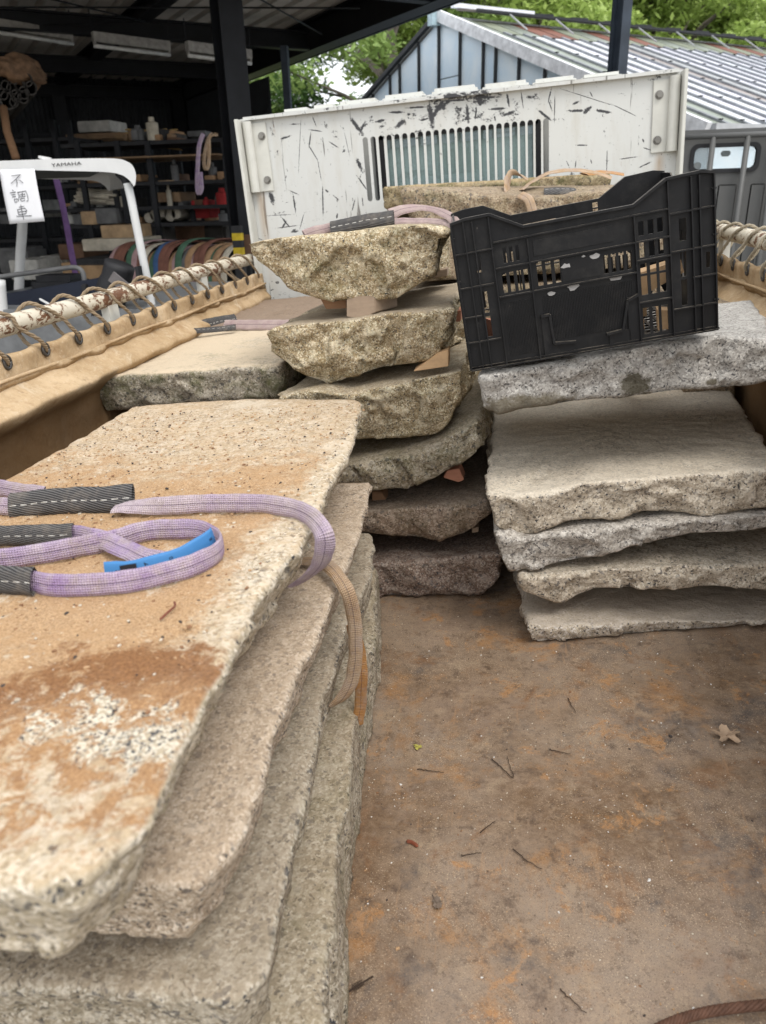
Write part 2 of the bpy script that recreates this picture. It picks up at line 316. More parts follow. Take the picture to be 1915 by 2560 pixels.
def scuffed_white(name, col=(.585, .59, .565), heavy=True):
    n = N(name, .45, 0, .4); n.co = n.map(loc=(-.2, 1.6, -.9)); co = n.co; X, Y, Z = n.xyz(co)
    c = n.mix(n.noise(3, 4), tuple(x * .93 for x in col), tuple(x * 1.05 for x in col))
    c = n.mix(n.math('MULTIPLY', n.step(n.noise(5, 6, .7, n.map((3, 1, .6))), .5, .75), .4), c, (.42, .38, .30))
    if heavy:
        # band of bare patches above the grille, heavier in the middle
        cen = n.math('SUBTRACT', 1, n.math('ABSOLUTE', n.math('MULTIPLY', n.math('SUBTRACT', X, -.16), 2.1)), True)
        hi = n.step(Z, .99, 1.13)
        wgt = n.math('MULTIPLY', cen, hi)
        p = n.noise(13, 8, .82, n.map((1, 1, 1.5), (2, 0, 1)), .25)
        thr = n.math('ADD', p, n.math('MULTIPLY', wgt, .10))
        msk = n.step(thr, .62, .635)
        p2 = n.noise(30, 6, .75, n.map((.6, 1, 1.6), (7, 0, 3), (0, .5, 0)), .5)
        lo = n.math('SUBTRACT', 1, n.step(Z, .6, .95)); lf = n.step(n.math('MULTIPLY', X, -1), .3, .8)
        msk2 = n.step(n.math('ADD', p2, n.math('MULTIPLY', n.math('MULTIPLY', lo, lf), .05)), .665, .68)
        Zf = lambda u, v: (575 + u * .4985, 150 + v * .4985); Zr = lambda u, v: (1200 + u * .432, v * .432)
        seg = [(415, 285, 432, 328, 5), (400, 350, 452, 357, 5), (406, 368, 398, 432, 6), (398, 432, 440, 502, 5), (440, 500, 458, 600, 3), (356, 310, 345, 550, 2.5), (575, 365, 597, 465, 2.5), (308, 323, 345, 321, 5), (258, 395, 302, 382, 9), (300, 655, 345, 675, 4), (318, 680, 330, 757, 8), (198, 780, 300, 775, 3), (245, 842, 335, 830, 4), (372, 770, 354, 836, 4), (465, 642, 468, 772, 6), (627, 703, 614, 752, 5), (640, 585, 692, 657, 6), (664, 690, 668, 732, 5), (503, 413, 538, 436, 5),
               (604, 288, 665, 372, 17), (672, 320, 650, 372, 10), (730, 312, 778, 300, 11), (803, 263, 865, 262, 10), (832, 338, 872, 305, 20), (1000, 225, 1018, 335, 26), (1062, 212, 1005, 305, 18), (955, 303, 992, 294, 9), (1188, 225, 1196, 305, 13), (1236, 232, 1231, 292, 8), (1308, 247, 1384, 242, 10), (1368, 278, 1424, 260, 13), (1326, 282, 1332, 305, 8), (202, 668, 218, 718, 22), (640, 500, 662, 556, 17), (262, 792, 300, 838, 8), (262, 842, 282, 812, 8), (310, 862, 340, 858, 9), (1390, 175, 1400, 230, 9), (1460, 165, 1470, 235, 5), (900, 240, 980, 236, 8), (1090, 205, 1180, 200, 8), (1250, 190, 1340, 186, 8), (215, 300, 222, 340, 3), (540, 770, 536, 790, 8), (480, 650, 492, 662, 9), (520, 680, 545, 700, 4)]
        segr = [(500, 525, 772, 612, 3), (765, 605, 882, 662, 3.5), (412, 518, 396, 582, 6), (396, 582, 418, 645, 5), (540, 602, 572, 588, 9), (515, 642, 602, 642, 11), (596, 655, 645, 618, 16), (676, 640, 748, 650, 12), (818, 920, 902, 908, 4), (928, 966, 987, 938, 6), (556, 840, 612, 841, 5), (343, 643, 408, 694, 11), (433, 560, 430, 690, 4), (735, 890, 732, 985, 4), (635, 530, 650, 560, 4), (945, 855, 990, 870, 4), (940, 805, 946, 822, 6), (640, 925, 646, 945, 4), (555, 930, 550, 975, 4), (500, 932, 515, 965, 4)]
        lens = None; nz_ = n.math('MULTIPLY', n.math('SUBTRACT', n.noise(95, 8, .88, None, .5), .5), 4.2)
        for (F_, L_) in ((Zf, seg), (Zr, segr)):
            for u0, v0, u1, v1, w_ in L_:
                a_, b_ = ty(*F_(u0, v0), 3.), ty(*F_(u1, v1), 3.); cx, cz = (a_[0] + b_[0]) / 2, (a_[2] + b_[2]) / 2; dx, dz = b_[0] - a_[0], b_[2] - a_[2]; hl = math.hypot(dx, dz) / 2 * 1.15; hw = w_ * .5 * .4985 * 3.1 / 1910 * .95
                m_ = n.t.nodes.new('ShaderNodeMapping'); m_.vector_type = 'TEXTURE'; n.L(co, m_.inputs[0]); m_.inputs['Location'].default_value = (cx, 3, cz); m_.inputs['Rotation'].default_value = (0, -math.atan2(dz, dx), 0); m_.inputs['Scale'].default_value = (hl, 1000, hw)
                v_ = n.t.nodes.new('ShaderNodeVectorMath'); v_.operation = 'LENGTH'; n.L(m_.outputs[0], v_.inputs[0]); lens = v_.outputs['Value'] if lens is None else n.math('MINIMUM', lens, v_.outputs['Value'])
        msk = n.math('MAXIMUM', msk, n.math('SUBTRACT', 1, n.step(n.math('ADD', lens, nz_), .92, 1.05)))
        c = n.mix(n.math('MAXIMUM', msk, msk2), c, (.045, .045, .048))
        for rt, sd, th in ((.9, 3, .66), (-.5, 8, .66), (.1, 5, .66), (.45, 12, .665)):
            sc = n.noise(13, 5, .7, n.map((1, 1, .06), (sd, 0, 0), (0, rt, 0)), .4)
            c = n.mix(n.math('MULTIPLY', n.step(sc, th, th + .015), .8), c, (.10, .09, .08))
    nk = n.noise(48, 5, .75, n.map((1, 1, .5), (1, 2, 3), (0, .6, 0)), .2); c = n.mix(n.math('MULTIPLY', n.step(nk, .64, .66), .85), c, (.06, .058, .055))
    if heavy:
        for x0 in (-.925, .505):
            q = n.math('ABSOLUTE', n.math('SUBTRACT', X, x0)); run = n.math('MULTIPLY', n.math('SUBTRACT', 1, n.step(n.math('ADD', q, n.math('MULTIPLY', n.noise(20, 5, .7, n.map((1, 1, .15))), .03)), .012, .036)), n.math('SUBTRACT', 1, n.step(Z, .90, .95)))
            run = n.math('MULTIPLY', run, n.step(Z, .55, .92)); c = n.mix(n.math('MULTIPLY', run, .75), c, (.36, .235, .12))
    rs = n.noise(22, 6, .7, n.map((1, 1, .35), (3, 3, 3)))
    c = n.mix(n.math('MULTIPLY', n.step(rs, .66, .74), .8), c, (.28, .15, .07))
    ds_ = n.noise(90, 4, .7); c = n.mix(n.math('MULTIPLY', n.step(ds_, .68, .72), .7), c, (.12, .1, .085))
    return n.fin(c, n.bump(n.noise(14, 4), .12, .004))
def rusty_pipe():
    n = N('rusty_cream_pipe', .55, 0, .3); p = n.noise(55, 6, .75, n.map((1, .55, 1)), .8); p2 = n.noise(15, 6, .7, n.map((1, .4, 1), (4, 0, 0)))
    c = n.mix(n.noise(9, 4), (.50, .44, .33), (.66, .62, .52))
    k = n.step(n.math('ADD', p, n.math('MULTIPLY', n.math('SUBTRACT', p2, .5), .6)), .535, .57)
    c = n.mix(n.math('MULTIPLY', n.step(n.math('ADD', p, n.math('MULTIPLY', n.math('SUBTRACT', p2, .5), .5)), .50, .58), .4), c, (.42, .27, .12))
    c = n.mix(k, c, n.mix(n.noise(200, 3), (.07, .035, .02), (.22, .10, .05)))
    return n.fin(c, n.bump(k, .4, -.001))
def canvas_mat():
    n = N('tan_canvas', .9, 0, .1); X, Y, Z = n.xyz(n.co)
    c = n.mix(n.step(n.noise(5, 6, .65, n.map((1, 1, 1.5))), .35, .7), (.40, .275, .15), (.585, .44, .28))
    c = n.mix(n.math('MULTIPLY', n.step(n.noise(14, 6, .7), .52, .68), .55), c, (.27, .155, .07))
    c = n.mix(n.math('MULTIPLY', n.step(n.noise(9, 7, .75, n.map(loc=(3, 1, 1)), .6), .56, .66), .6), c, (.64, .54, .40)); c = n.mix(n.math('MULTIPLY', n.step(n.noise(60, 7, .82, n.map(loc=(6, 1, 1))), .5, .64), .45), c, (.33, .215, .11)); c = n.mix(n.math('MULTIPLY', n.step(n.noise(120, 5, .8, n.map(loc=(2, 1, 1))), .55, .66), .4), c, (.66, .56, .43))
    c = n.mix(n.math('MULTIPLY', n.step(n.noise(30, 6, .75, n.map(loc=(5, 1, 1))), .62, .7), .4), c, (.14, .09, .05))
    zz = n.math('ADD', Z, n.math('MULTIPLY', n.noise(6, 4), .04)); c = n.mix(n.math('MULTIPLY', n.math('SUBTRACT', 1, n.step(zz, 1.425, 1.46)), .8), c, (.21, .115, .05))  # undercut shade below the crease, painted into the canvas colour as dark brown
    wv = n.math('ADD', n.wave(330, n.co, 0, 'Y'), n.wave(330, n.co, 0, 'Z'))
    return n.fin(c, n.bump(n.noise(6, 5, .6), .6, .03, n.bump(wv, .35, .0008)))
def rope_mat(name, col):
    n = N(name, .9, 0, .1); c = n.mix(n.noise(150, 3), tuple(x * .6 for x in col), tuple(x * 1.25 for x in col)); return n.fin(c, n.bump(n.noise(300, 3), .5, .001))
m_bed = bed_mat(); m_board = scuffed_white('scuffed_white_paint'); m_white = scuffed_white('dull_white_paint', (.62, .62, .58), False)
m_pipe = rusty_pipe(); m_canvas = canvas_mat(); m_rope = rope_mat('brown_grey_rope', (.27, .205, .135)); m_rope2 = rope_mat('pale_rope', (.36, .31, .23))
m_cream = simple('cream_flange_paint', (.575, .57, .52), .5, 0, .08); m_steel = simple('bolt_steel', (.22, .21, .19), .45, .7); m_rust = simple('brown_rust', (.16, .07, .035), .85)
m_grey = simple('grey_cab_paint', (.42, .42, .40), .5, 0, .06); m_blackp = simple('black_rubber', (.02, .02, .022), .6); m_dark = simple('dark_interior', (.03, .033, .036), .8)
m_eye = simple('dark_eyelet_metal', (.09, .085, .08), .5, .6)
def glass(name, col, rough=.05, alpha=.35):
    n = N(name, rough, 0, .5); n.b.inputs['Base Color'].default_value = (*col, 1); n.b.inputs['Transmission Weight'].default_value = 0; n.b.inputs['Alpha'].default_value = alpha; return n.m
m_glass = glass('green_tinted_glass', (.34, .47, .45), .04, .45)
truck = empty('flatbed_lorry', (-.2, 1.6, -.9), 'white flatbed lorry carrying stone slabs, seen along its rusty bed to the scuffed headboard', 'lorry', truck=True)
def tp(mb, name, mat, par=None, off=(-.2, 1.6, -.9), **k):      # part of the lorry, given in bed coordinates
    mb.v = [(p[0] - off[0], p[1] - off[1], p[2] - off[2]) for p in mb.v]; o = mb.build(name, mat, par or truck, **k); return o
TOFF = np.array([-.2, 1.6, -.9])
bedw = (-.985, .60)
tp(MB().box(bedw[0], bedw[1], .12, 3.02, -.012, 0), 'bed_floor', m_bed)
# headboard
S0 = 913; slots = []
zt = lambda x: 1.178
for k in range(24):
    px = S0 + 19.65 * k; py = 340 - 45 * k / 23 + (8 if k < 3 else 0); x = ty(px, py, 3.)[0]; h = .0095
    z1 = 1.072; z0 = .858
    slots.append([(x + h * math.cos(a), z1 - h + h * math.sin(a)) for a in np.linspace(0, math.pi, 7)] + [(x - h * math.cos(a), z0 + h - h * math.sin(a)) for a in np.linspace(0, math.pi, 7)])
XL, XR = -.965, .572
outer = [(XL, 0), (XR, 0), (XR, 1.172), (XR - .1, 1.170), (-.2, 1.184), (XL + .05, 1.178), (XL, 1.172)]
me = plate_curve(outer, slots, .006); me.transform(Matrix.Rotation(math.pi / 2, 4, 'X')); me.transform(Matrix.Translation((0, 3.0, 0)))
me.transform(Matrix.Translation(-Vector(TOFF))); board = link('headboard', me, m_board, truck)
b = board; bo = TOFF
tp(MB().box(XL + .02, XR - .02, 2.975, 2.997, 1.165, 1.176), 'top_lip', m_board, b); b_off = board
def sub(mb, name, mat, par, **k): return tp(mb, name, mat, par, **k)
for sx, x0 in ((1, XL), (-1, XR)):
    # side channel + hinge bracket with bolts
    sub(MB().box(min(x0, x0 + sx * .012), max(x0, x0 + sx * .012), 2.93, 2.996, .0, 1.168), 'side_flange', m_cream, board, bevel=.002)
    xa = x0 + sx * .035; za = (1.155, .925) if sx > 0 else (1.15, .93)
    pl = sub(MB().box(min(xa, xa + sx * .062), max(xa, xa + sx * .062), 2.989, 2.9965, za[1], za[0]), 'hinge_plate', m_cream, board, bevel=.0015)
    mb = MB().tube([(xa - sx * .004, 2.978, za[1] + .0), (xa - sx * .004, 2.978, za[0] + .006)], .017, 14); mb.v = mb.v; sub(mb, 'hinge_barrel', m_cream, board, smooth=False)
    for z in (za[0] - .045, za[1] + .038):
        xx = xa + sx * .043; sub(MB().tube([(xx, 2.990, z), (xx, 2.977, z)], .0095, 6), 'bolt', m_steel, board)
        sub(MB().tube([(xx, 2.9905, z), (xx, 2.987, z)], .014, 14), 'washer', m_steel, board)
# cab behind the board
CX0, CX1 = -.90, .46
mb = MB(); wz0, wz1, wx0, wx1 = .60, 1.085, ty(952, 400, 3.13)[0], ty(1346, 400, 3.13)[0]
for bx in ((CX0, wx0, -.3, 1.17), (wx1, CX1, -.3, 1.17), (wx0, wx1, -.3, wz0), (wx0, wx1, wz1, 1.17)): mb.box(bx[0], bx[1], 3.12, 3.15, bx[2], bx[3])
mb.box(CX0, CX0 + .03, 3.15, 4.7, -.3, .55).box(CX1 - .03, CX1, 3.15, 4.7, -.3, .55)
for y in (3.15, 3.9, 4.6): mb.box(CX0, CX0 + .03, y, y + .06, .55, 1.17).box(CX1 - .03, CX1, y, y + .06, .55, 1.17)
mb.box(CX0, CX1, 4.7, 4.76, -.3, .55); cab = tp(mb, 'cab_shell', m_grey)
fr = MB()
for bx in ((wx0 - .018, wx0 + .02, wz0 - .015, wz1 + .015), (wx1 - .02, wx1 + .018, wz0 - .015, wz1 + .015), (wx0, wx1, wz1 - .02, wz1 + .018), (wx0, wx1, wz0 - .018, wz0 + .02)): fr.box(bx[0], bx[1], 3.108, 3.122, bx[2], bx[3])
rw = tp(fr, 'rear_window_frame', m_blackp); tp(MB().box(wx0, wx1, 3.130, 3.134, wz0, wz1), 'rear_window_glass', m_glass, rw)
tp(MB().box(CX0 + .05, CX1 - .05, 4.715, 4.72, .56, 1.13), 'windscreen', m_glass)
sh = MB().tube([(.02, 4.1, .93), (.14, 4.1, .93)], .03, 10); 
st = MB(); 
th = np.linspace(0, 2 * math.pi, 25); st.tube([(-.47 + .17 * math.cos(a), 4.25 + .05 * math.sin(a), .86 + .12 * math.sin(a)) for a in th], .014, 8)
tp(st, 'steering_wheel', m_blackp)
for x in (-.62, -.02): tp(MB().box(x - .22, x + .22, 3.25, 3.37, .2, .86), 'cab_seat', simple('grey_green_seat', (.12, .19, .17), .8), bevel=.03)
tp(MB().box(CX0 + .04, CX1 - .04, 4.35, 4.66, .45, .83), 'dashboard', simple('dash_grey', (.09, .11, .11), .7), bevel=.03)
tp(MB().box(-.29, -.12, 3.24, 3.28, .93, 1.02), 'mirror', m_blackp, bevel=.01)
# roof with stamped ribs
rf = MB().box(CX0, CX1 + .0, 3.14, 4.72, 1.17, 1.195); roof = tp(rf, 'cab_roof', m_white, bevel=.012)
edges = [(700, 770), (776, 836), (842, 944), (956, 1064), (1080, 1194), (1207, 1322), (1332, 1440), (1452, 1552)]
for u0, u1 in edges:
    x0, x1 = ty(u0, 230, 3.2)[0], ty(u1, 230, 3.2)[0]; tp(MB().box(x0, x1, 3.18, 4.6, 1.19, 1.222 - abs((x0 + x1) / 2 + .2) * .02), 'roof_rib', m_white, roof, bevel=.010)
# side gates, rails, canvas, rope
RZ, RR = .690, .0205
def side(sx, xg, ys, rope_m, y_far):
    rail_x = xg - sx * .035
    rail = tp(MB().tube([(rail_x, y, RZ + .003 * math.sin(y * 3)) for y in np.linspace(.1, y_far, 30)], RR, 18), 'side_rail', m_pipe, smooth=True)
    for y in np.arange(.55, y_far, .62): tp(MB().box(rail_x - .006, rail_x + .014, y, y + .05, .30, RZ - .012), 'rail_post', m_cream, rail)
    tp(MB().box(rail_x - .02, rail_x + .012, .1, y_far, -.02, .42), 'side_gate', m_white)
    # canvas liner: profile across, wavy along
    prof = [(-.012, .655), (-.004, .652), (0, .645), (.001, .625), (.004, .607), (.010, .600), (.006, .593), (.010, .585), (.034, .570), (.060, .556), (.064, .546), (.048, .530), (.012, .505), (-.004, .47), (-.008, .42), (-.012, .3), (-.01, .15), (-.006, .012)]
    P = spline([(a, 0, b_) for a, b_ in prof], 3); ny = 150; yy = np.linspace(.12, y_far, ny); v = []; f = []
    for j, y in enumerate(yy):
        k = .5 + .5 * math.sin((y - ys[0]) / .131 * 2 * math.pi + math.pi / 2)
        for p in P:
            z = p[2]; far = max(0, (y - 1.6) / 1.4); x = xg + sx * p[0] * (1 - .6 * min(1, far)) + sx * .006 * perlin(np.array([[y * 5, z * 9, xg]]))[0] + sx * .007 * perlin(np.array([[y * 15, z * 16, xg + 3]]))[0] * (z > .45) + sx * .006 * (1 - k) * (z > .58)
            z2 = z - (.004 * (1 - k) if z > .6 else .002 * (1 - k)) - (.012 if z > .6 else 0) - .003 * perlin(np.array([[y * 9, 0, xg]]))[0]
            v.append((x, y, z2))
    n = len(P)
    for j in range(ny - 1):
        for i in range(n - 1):
            q = (j * n + i, j * n + i + 1, (j + 1) * n + i + 1, (j + 1) * n + i); f.append(q if sx > 0 else q[::-1])
    mb = MB(); mb.v = v; mb.f = f; cv = tp(mb, 'canvas_liner', m_canvas, smooth=True); sm = cv.modifiers.new('thick', 'SOLIDIFY'); sm.thickness = .0025
    tp(MB().tube([(xg + sx * (.013), y, .598 + .002 * math.sin(y * 11)) for y in np.linspace(.12, y_far, 80)], .0035, 8), 'hem_cord', m_canvas, cv, smooth=True)
    for i, y in enumerate(ys):
        yn = y + .131
        # one turn: eyelet -> outside under rail -> over rail -> next eyelet
        pts = [(xg + sx * .006, y, .627), (xg - sx * .008, y + .006, .626), (rail_x - sx * .006, y + .012, .640), (rail_x - sx * .027, y + .018, .672), (rail_x - sx * .026, y + .028, .700), (rail_x - sx * .004, y + .042, .7185),
               (rail_x + sx * .020, y + .062 + .010 * math.sin(i * 2.3), .706), (rail_x + sx * (.030 + .006 * math.sin(i * 3.7)), y + .085 + .008 * math.sin(i * 1.9), .682), (xg + sx * .008, y + .108, .655), (xg + sx * .010, y + .124, .637), (xg + sx * .006, yn, .627)]
        c = spline(pts, 9); mb = MB(); tw = 0; 
        for s in (0, 1, 2):
            q = []
            for j, p in enumerate(c):
                t = c[min(j + 1, len(c) - 1)] - c[max(j - 1, 0)]; t /= np.linalg.norm(t); a = np.cross(t, (0, 0, 1.)); a /= np.linalg.norm(a) + 1e-9; bb = np.cross(a, t); ph = j * .62 + s * 2.094
                q.append(p + .0021 * (math.cos(ph) * a + math.sin(ph) * bb))
            mb.tube(q, .0025, 6)
        tp(mb, 'rope_loop', rope_m, rail, smooth=True)
        e = [(xg + sx * .0045, y + .010 * math.cos(a), .629 + .012 * math.sin(a)) for a in np.linspace(0, 2 * math.pi, 17)]
        tp(MB().tube(e, .0035, 6), 'eyelet', m_eye, cv, smooth=True)
    return rail
side(1, -.952, [1.323 - .132 * 6 + .132 * k for k in range(18)], m_rope, 2.96)
side(-1, .562, [.75 + .128 * k for k in range(17)], m_rope2, 2.96)
# wheels and chassis under the bed
tp(MB().box(-.55, -.45, .2, 4.6, -.25, -.012).box(.05, .15, .2, 4.6, -.25, -.012), 'chassis', m_blackp)
for y in (1.0, 4.0):
    for x in (-.86, .46):
        wh = tp(MB().tube([(x - .1, y, -.60), (x + .1, y, -.60)], .3, 28), 'wheel', m_blackp, bevel=.0); tp(MB().tube([(x - .105, y, -.60), (x + .105, y, -.60)], .17, 20), 'rim', m_white, wh)
tp(MB().box(bedw[0], bedw[1], .06, .10, -.42, -.03), 'tailgate', m_white)
# ------------------------------------------------------------------ stone slabs
def stain(n, c, up):      # sand cover and a wet, rust brown patch on the nearest top slab, with a bare granite window
    X, Y, Z = n.xyz(n.co); add = lambda a, b_: n.math('ADD', a, b_); mul = lambda a, b_: n.math('MULTIPLY', a, b_); inv = lambda a: n.math('SUBTRACT', 1, a)
    cen = lambda sc_, o_, d_=.4, det=9, ro=.78: n.math('SUBTRACT', n.noise(sc_, det, ro, n.map(loc=o_), d_), .5)
    n1 = cen(7, (0, 0, 0)); n2_ = cen(24, (4, 1, 2)); n3 = cen(75, (1, 7, 3)); mixn = lambda a, b_, c_: add(add(mul(n1, a), mul(n2_, b_)), mul(n3, c_))
    def ell(x0, y0, rx, ry, rot):
        q = n.map((1 / rx, 1 / ry, 1), (0, 0, 0), (0, 0, 0), n.map((1, 1, 0), (0, 0, 0), (0, 0, rot), n.map(loc=(-x0, -y0, 0))))
        a, b_, _ = n.xyz(q); return n.math('SQRT', add(mul(a, a), mul(b_, b_)))
    near = n.step(add(Y, mixn(.16, .22, .2)), -.36, -.43); right = n.step(add(X, mixn(.08, .12, .12)), .20, .235); far = mul(n.step(add(Y, mixn(.5, .7, .5)), .10, .26), .8)
    bare = n.math('MAXIMUM', n.math('MAXIMUM', near, right), far)
    c = n.mix(mul(mul(up, .6), n.step(add(n.noise(14, 8, .8, n.map(loc=(6, 2, 1))), mul(n3, .5)), .36, .6)), c, (.52, .375, .225))
    c = n.mix(mul(mul(up, .55), n.step(n.noise(45, 8, .82, n.map(loc=(6, 5, 1)), .4), .52, .6)), c, (.66, .58, .46))
    c = n.mix(mul(mul(up, .5), n.step(n.noise(60, 8, .82, n.map(loc=(1, 5, 4)), .4), .56, .64)), c, (.17, .125, .085))
    sg = n.mix(n.step(n.noise(430, 4, .85), .36, .64), (.23, .125, .055), (.60, .40, .225)); sg = n.mix(mul(n.step(n.noise(22, 8, .82), .44, .62), .5), sg, (.42, .25, .12)); sg = n.mix(mul(n.step(n.noise(190, 4, .8), .58, .66), .7), sg, (.18, .11, .06)); sg = n.mix(mul(n.step(n.noise(130, 4, .8, n.map(loc=(3, 3, 3))), .60, .68), .6), sg, (.66, .55, .42))
    c = n.mix(mul(inv(bare), mul(up, .93)), c, sg)
    fleck = n.step(add(n.noise(34, 9, .82, n.map(loc=(1, 7, 1)), .5), mul(n.math('SUBTRACT', n.noise(5, 4, .6, n.map(loc=(3, 1, 1))), .5), .7)), .57, .63)
    c = n.mix(mul(fleck, mul(up, .75)), c, (.60, .51, .39))
    d = add(ell(STX - .01, STY, .175, .125, .18), mixn(1.0, .9, .5)); m = inv(n.step(d, .82, .95))
    cresc = n.step(add(ell(STX + .025, STY - .055, .17, .11, .18), mixn(.9, .6, .4)), .70, 1.05)
    lowr = n.step(add(mul(Y, -1), mul(n1, .1)), -STY - .03, -STY + .08)
    f2 = n.step(add(add(n.noise(42, 9, .84, n.map(loc=(5, 7, 1)), .6), mul(lowr, .10)), mul(n1, .3)), .56, .62)
    wet_ = n.mix(n.step(n.noise(330, 4, .85), .36, .64), (.13, .052, .02), (.31, .15, .062)); dry_ = n.mix(n.step(n.noise(330, 4, .85), .36, .64), (.24, .12, .05), (.48, .28, .135)); dry_ = n.mix(mul(n.step(n.noise(50, 6, .8, n.map(loc=(7, 7, 2))), .5, .62), .6), dry_, (.20, .088, .035))
    mm = mul(mul(m, up), inv(mul(f2, .88)))
    c = n.mix(mul(mm, .92), c, n.mix(cresc, dry_, wet_))
    inner = n.step(add(n.noise(30, 9, .80, n.map(loc=(2, 2, 2)), .5), mul(n.math('SUBTRACT', 1, ell(STX + .02, STY - .005, .115, .042, .28)), .17)), .545, .60)
    gr = n.ramp(n.xyz(n.voro(420, co=n.warp(n.co, .007, 200)))[0], [(0, (.06, .06, .065)), (.12, (.26, .23, .19)), (.28, (.46, .38, .27)), (.6, (.66, .59, .47))], True)
    inner = mul(inner, inv(n.step(ell(STX + .02, STY - .005, .17, .075, .28), .8, 1.05)))
    return n.mix(mul(inner, up), c, gr)
L1O = np.array([-.515, .887, .41])
_p = tz(262, 1815, .5); STX, STY = _p[0] - L1O[0], _p[1] - L1O[1]
warm = dict(base=(.42, .335, .225), pale=(.66, .575, .44)); olive = dict(base=(.37, .315, .235), pale=(.62, .56, .46)); grey = dict(base=(.40, .365, .32), pale=(.66, .62, .56))
tanb = dict(base=(.42, .32, .185), pale=(.80, .71, .53)); pinkd = dict(base=(.29, .215, .16), pale=(.50, .41, .33))
gran = dict(base=(.53, .45, .345), pale=(.74, .67, .56))
SG = 'granite slabs stacked on the lorry bed'
mL1 = stone('granite_sandy', dust=.1, stain=.2, gs=300, seed=1, wet=stain, dk=.9, mk=.8, **{**warm, 'base': (.50, .42, .30), 'pale': (.74, .66, .54)})
mL2 = stone('granite_tan', dust=.5, stain=.3, seed=2, sand=(.52, .40, .285), gs=380, dk=1.1, **{**warm, 'base': (.47, .37, .27), 'pale': (.74, .64, .52)}); mL3 = stone('granite_grey_green', dust=.5, moss=.10, stain=.3, seed=3, dk=1.1, sand=(.345, .275, .195), **olive)
mL4 = stone('granite_mossy_tan', dust=.4, moss=.28, stain=.35, seed=4, dk=.9, sand=(.37, .29, .185), **olive); mLB = stone('granite_moss_edge', dust=1.0, moss=.75, stain=.2, seed=5, sand=(.60, .49, .35), **olive)
def ch(pts, z, off=0, zb=0):
    t = [(p[0], p[1], z) for p in pts]; return t
def left_slab(name, label, xl, yf, yb, right, zt, zb, mat, seed, under=.012, ur=.04, **k):
    right = list(right); fr = [(xl, yf + .01), ((xl + right[0][0]) / 2, yf - .004), (right[0][0] - .03, yf), right[0]]
    bk = [right[-1], ((xl + right[-1][0]) / 2, yb + .015), (xl, yb)]; lf = [(xl, yb), (xl, yf + .01)]
    z = lambda P, zz: [(p[0], p[1], zz) for p in P]
    def inn(P): c = np.array([(xl + right[0][0]) / 2, (yf + yb) / 2]); return [(p[0] - (ur if p[0] > c[0] + .1 else -under), p[1] + np.sign(c[1] - p[1]) * under, zb) for p in P]
    cs = [(fr, fr), (right, right), (bk, bk), (lf, lf)]
    return slab(name, label, [(z(a, zt), inn(b_)) for a, b_ in cs], mat, seed=seed, group=SG, **k)
o1 = left_slab('stone_slab', 'nearest big sandy slab with a wet rust stain, carrying the purple slings', -.785, .292, 1.47, [(-.249, .294), (-.226, .335), (-.233, .40), (-.241, .53), (-.248, .632), (-.238, .76), (-.243, .9), (-.25, 1.1), (-.262, 1.25), (-.288, 1.42), (-.30, 1.44)], .5, .405, mL1, 1, ds=.0055, r0=.008, topamp=.0026, under=.022, ur=.055, fac=.75, wob=.0035)
left_slab('stone_slab', 'tan granite slab directly under the sandy slab, beige strap hanging over its edge', -.78, .405, 1.30, [(-.245, .405), (-.228, .45), (-.231, .51), (-.238, .59), (-.243, .70), (-.235, .76), (-.24, .875), (-.238, 1.02), (-.249, 1.2), (-.262, 1.31)], .375, .285, mL2, 2, ds=.006, under=.02, ur=.035, fac=.65, r0=.010, wob=.003)
left_slab('stone_slab', 'grey green slab third from the top of the near left stack', -.80, .400, 1.36, [(-.235, .398), (-.212, .43), (-.226, .535), (-.237, .634), (-.251, .789), (-.256, .917), (-.261, 1.05), (-.251, 1.197), (-.279, 1.36)], .25, .14, mL3, 3, ds=.0065, under=.02, ur=.03, fac=.6, r0=.011, wob=.003)
left_slab('stone_slab', 'mossy slab at the bottom of the near left stack on the rusty bed', -.82, .28, 1.46, [(-.20, .28), (-.193, .476), (-.205, .583), (-.226, .705), (-.232, .822), (-.247, .936), (-.262, 1.2), (-.30, 1.46)], .125, .004, mL4, 4, ds=.007, under=.0, ur=.0, fac=.65, wob=.003)
# slab behind, against the canvas
lbt = [tuple(ty(*p, 1.62)) for p in [(207, 948), (321, 934), (459, 925), (597, 916), (703, 911)]]; lbb = [tuple(ty(u, v, 1.635)) for u, v in [(258, 1030), (340, 1020), (459, 1012), (597, 1003), (698, 1000)]]
rect_slab('stone_slab', 'dusty flat slab with a mossy green front edge beside the canvas', lbt, lbb, 2.22, mLB, xl=-.93, xr=-.44, zb=(.535, .545), seed=6, group=SG, r0=.006)
rect_slab('stone_slab', 'slab hidden in shade under the moss edged slab beside the canvas', [(-.90, 1.64, .43), (-.5, 1.64, .43)], [(-.89, 1.65, .30), (-.5, 1.65, .30)], 2.3, mL3, seed=7, group=SG, ds=.015)
rect_slab('stone_slab', 'low slab at the foot of the left back stack beside the canvas', [(-.92, 1.66, .28), (-.5, 1.66, .28)], [(-.9, 1.66, .005), (-.5, 1.66, .005)], 2.3, mL4, seed=8, group=SG, ds=.02)
mMat = stone('brown_rough_slab', dust=.9, stain=.5, seed=9, base=(.24, .17, .12), pale=(.36, .28, .2), sand=(.27, .20, .145))
rect_slab('stone_slab', 'brown rough topped slab between the canvas and the headboard', [(-.94, 2.24, .545), (-.70, 2.25, .55), (-.48, 2.24, .55)], [(-.93, 2.25, .30), (-.7, 2.25, .30), (-.48, 2.25, .30)], 2.9, mMat, seed=10, group=SG, ds=.01, topamp=.004)
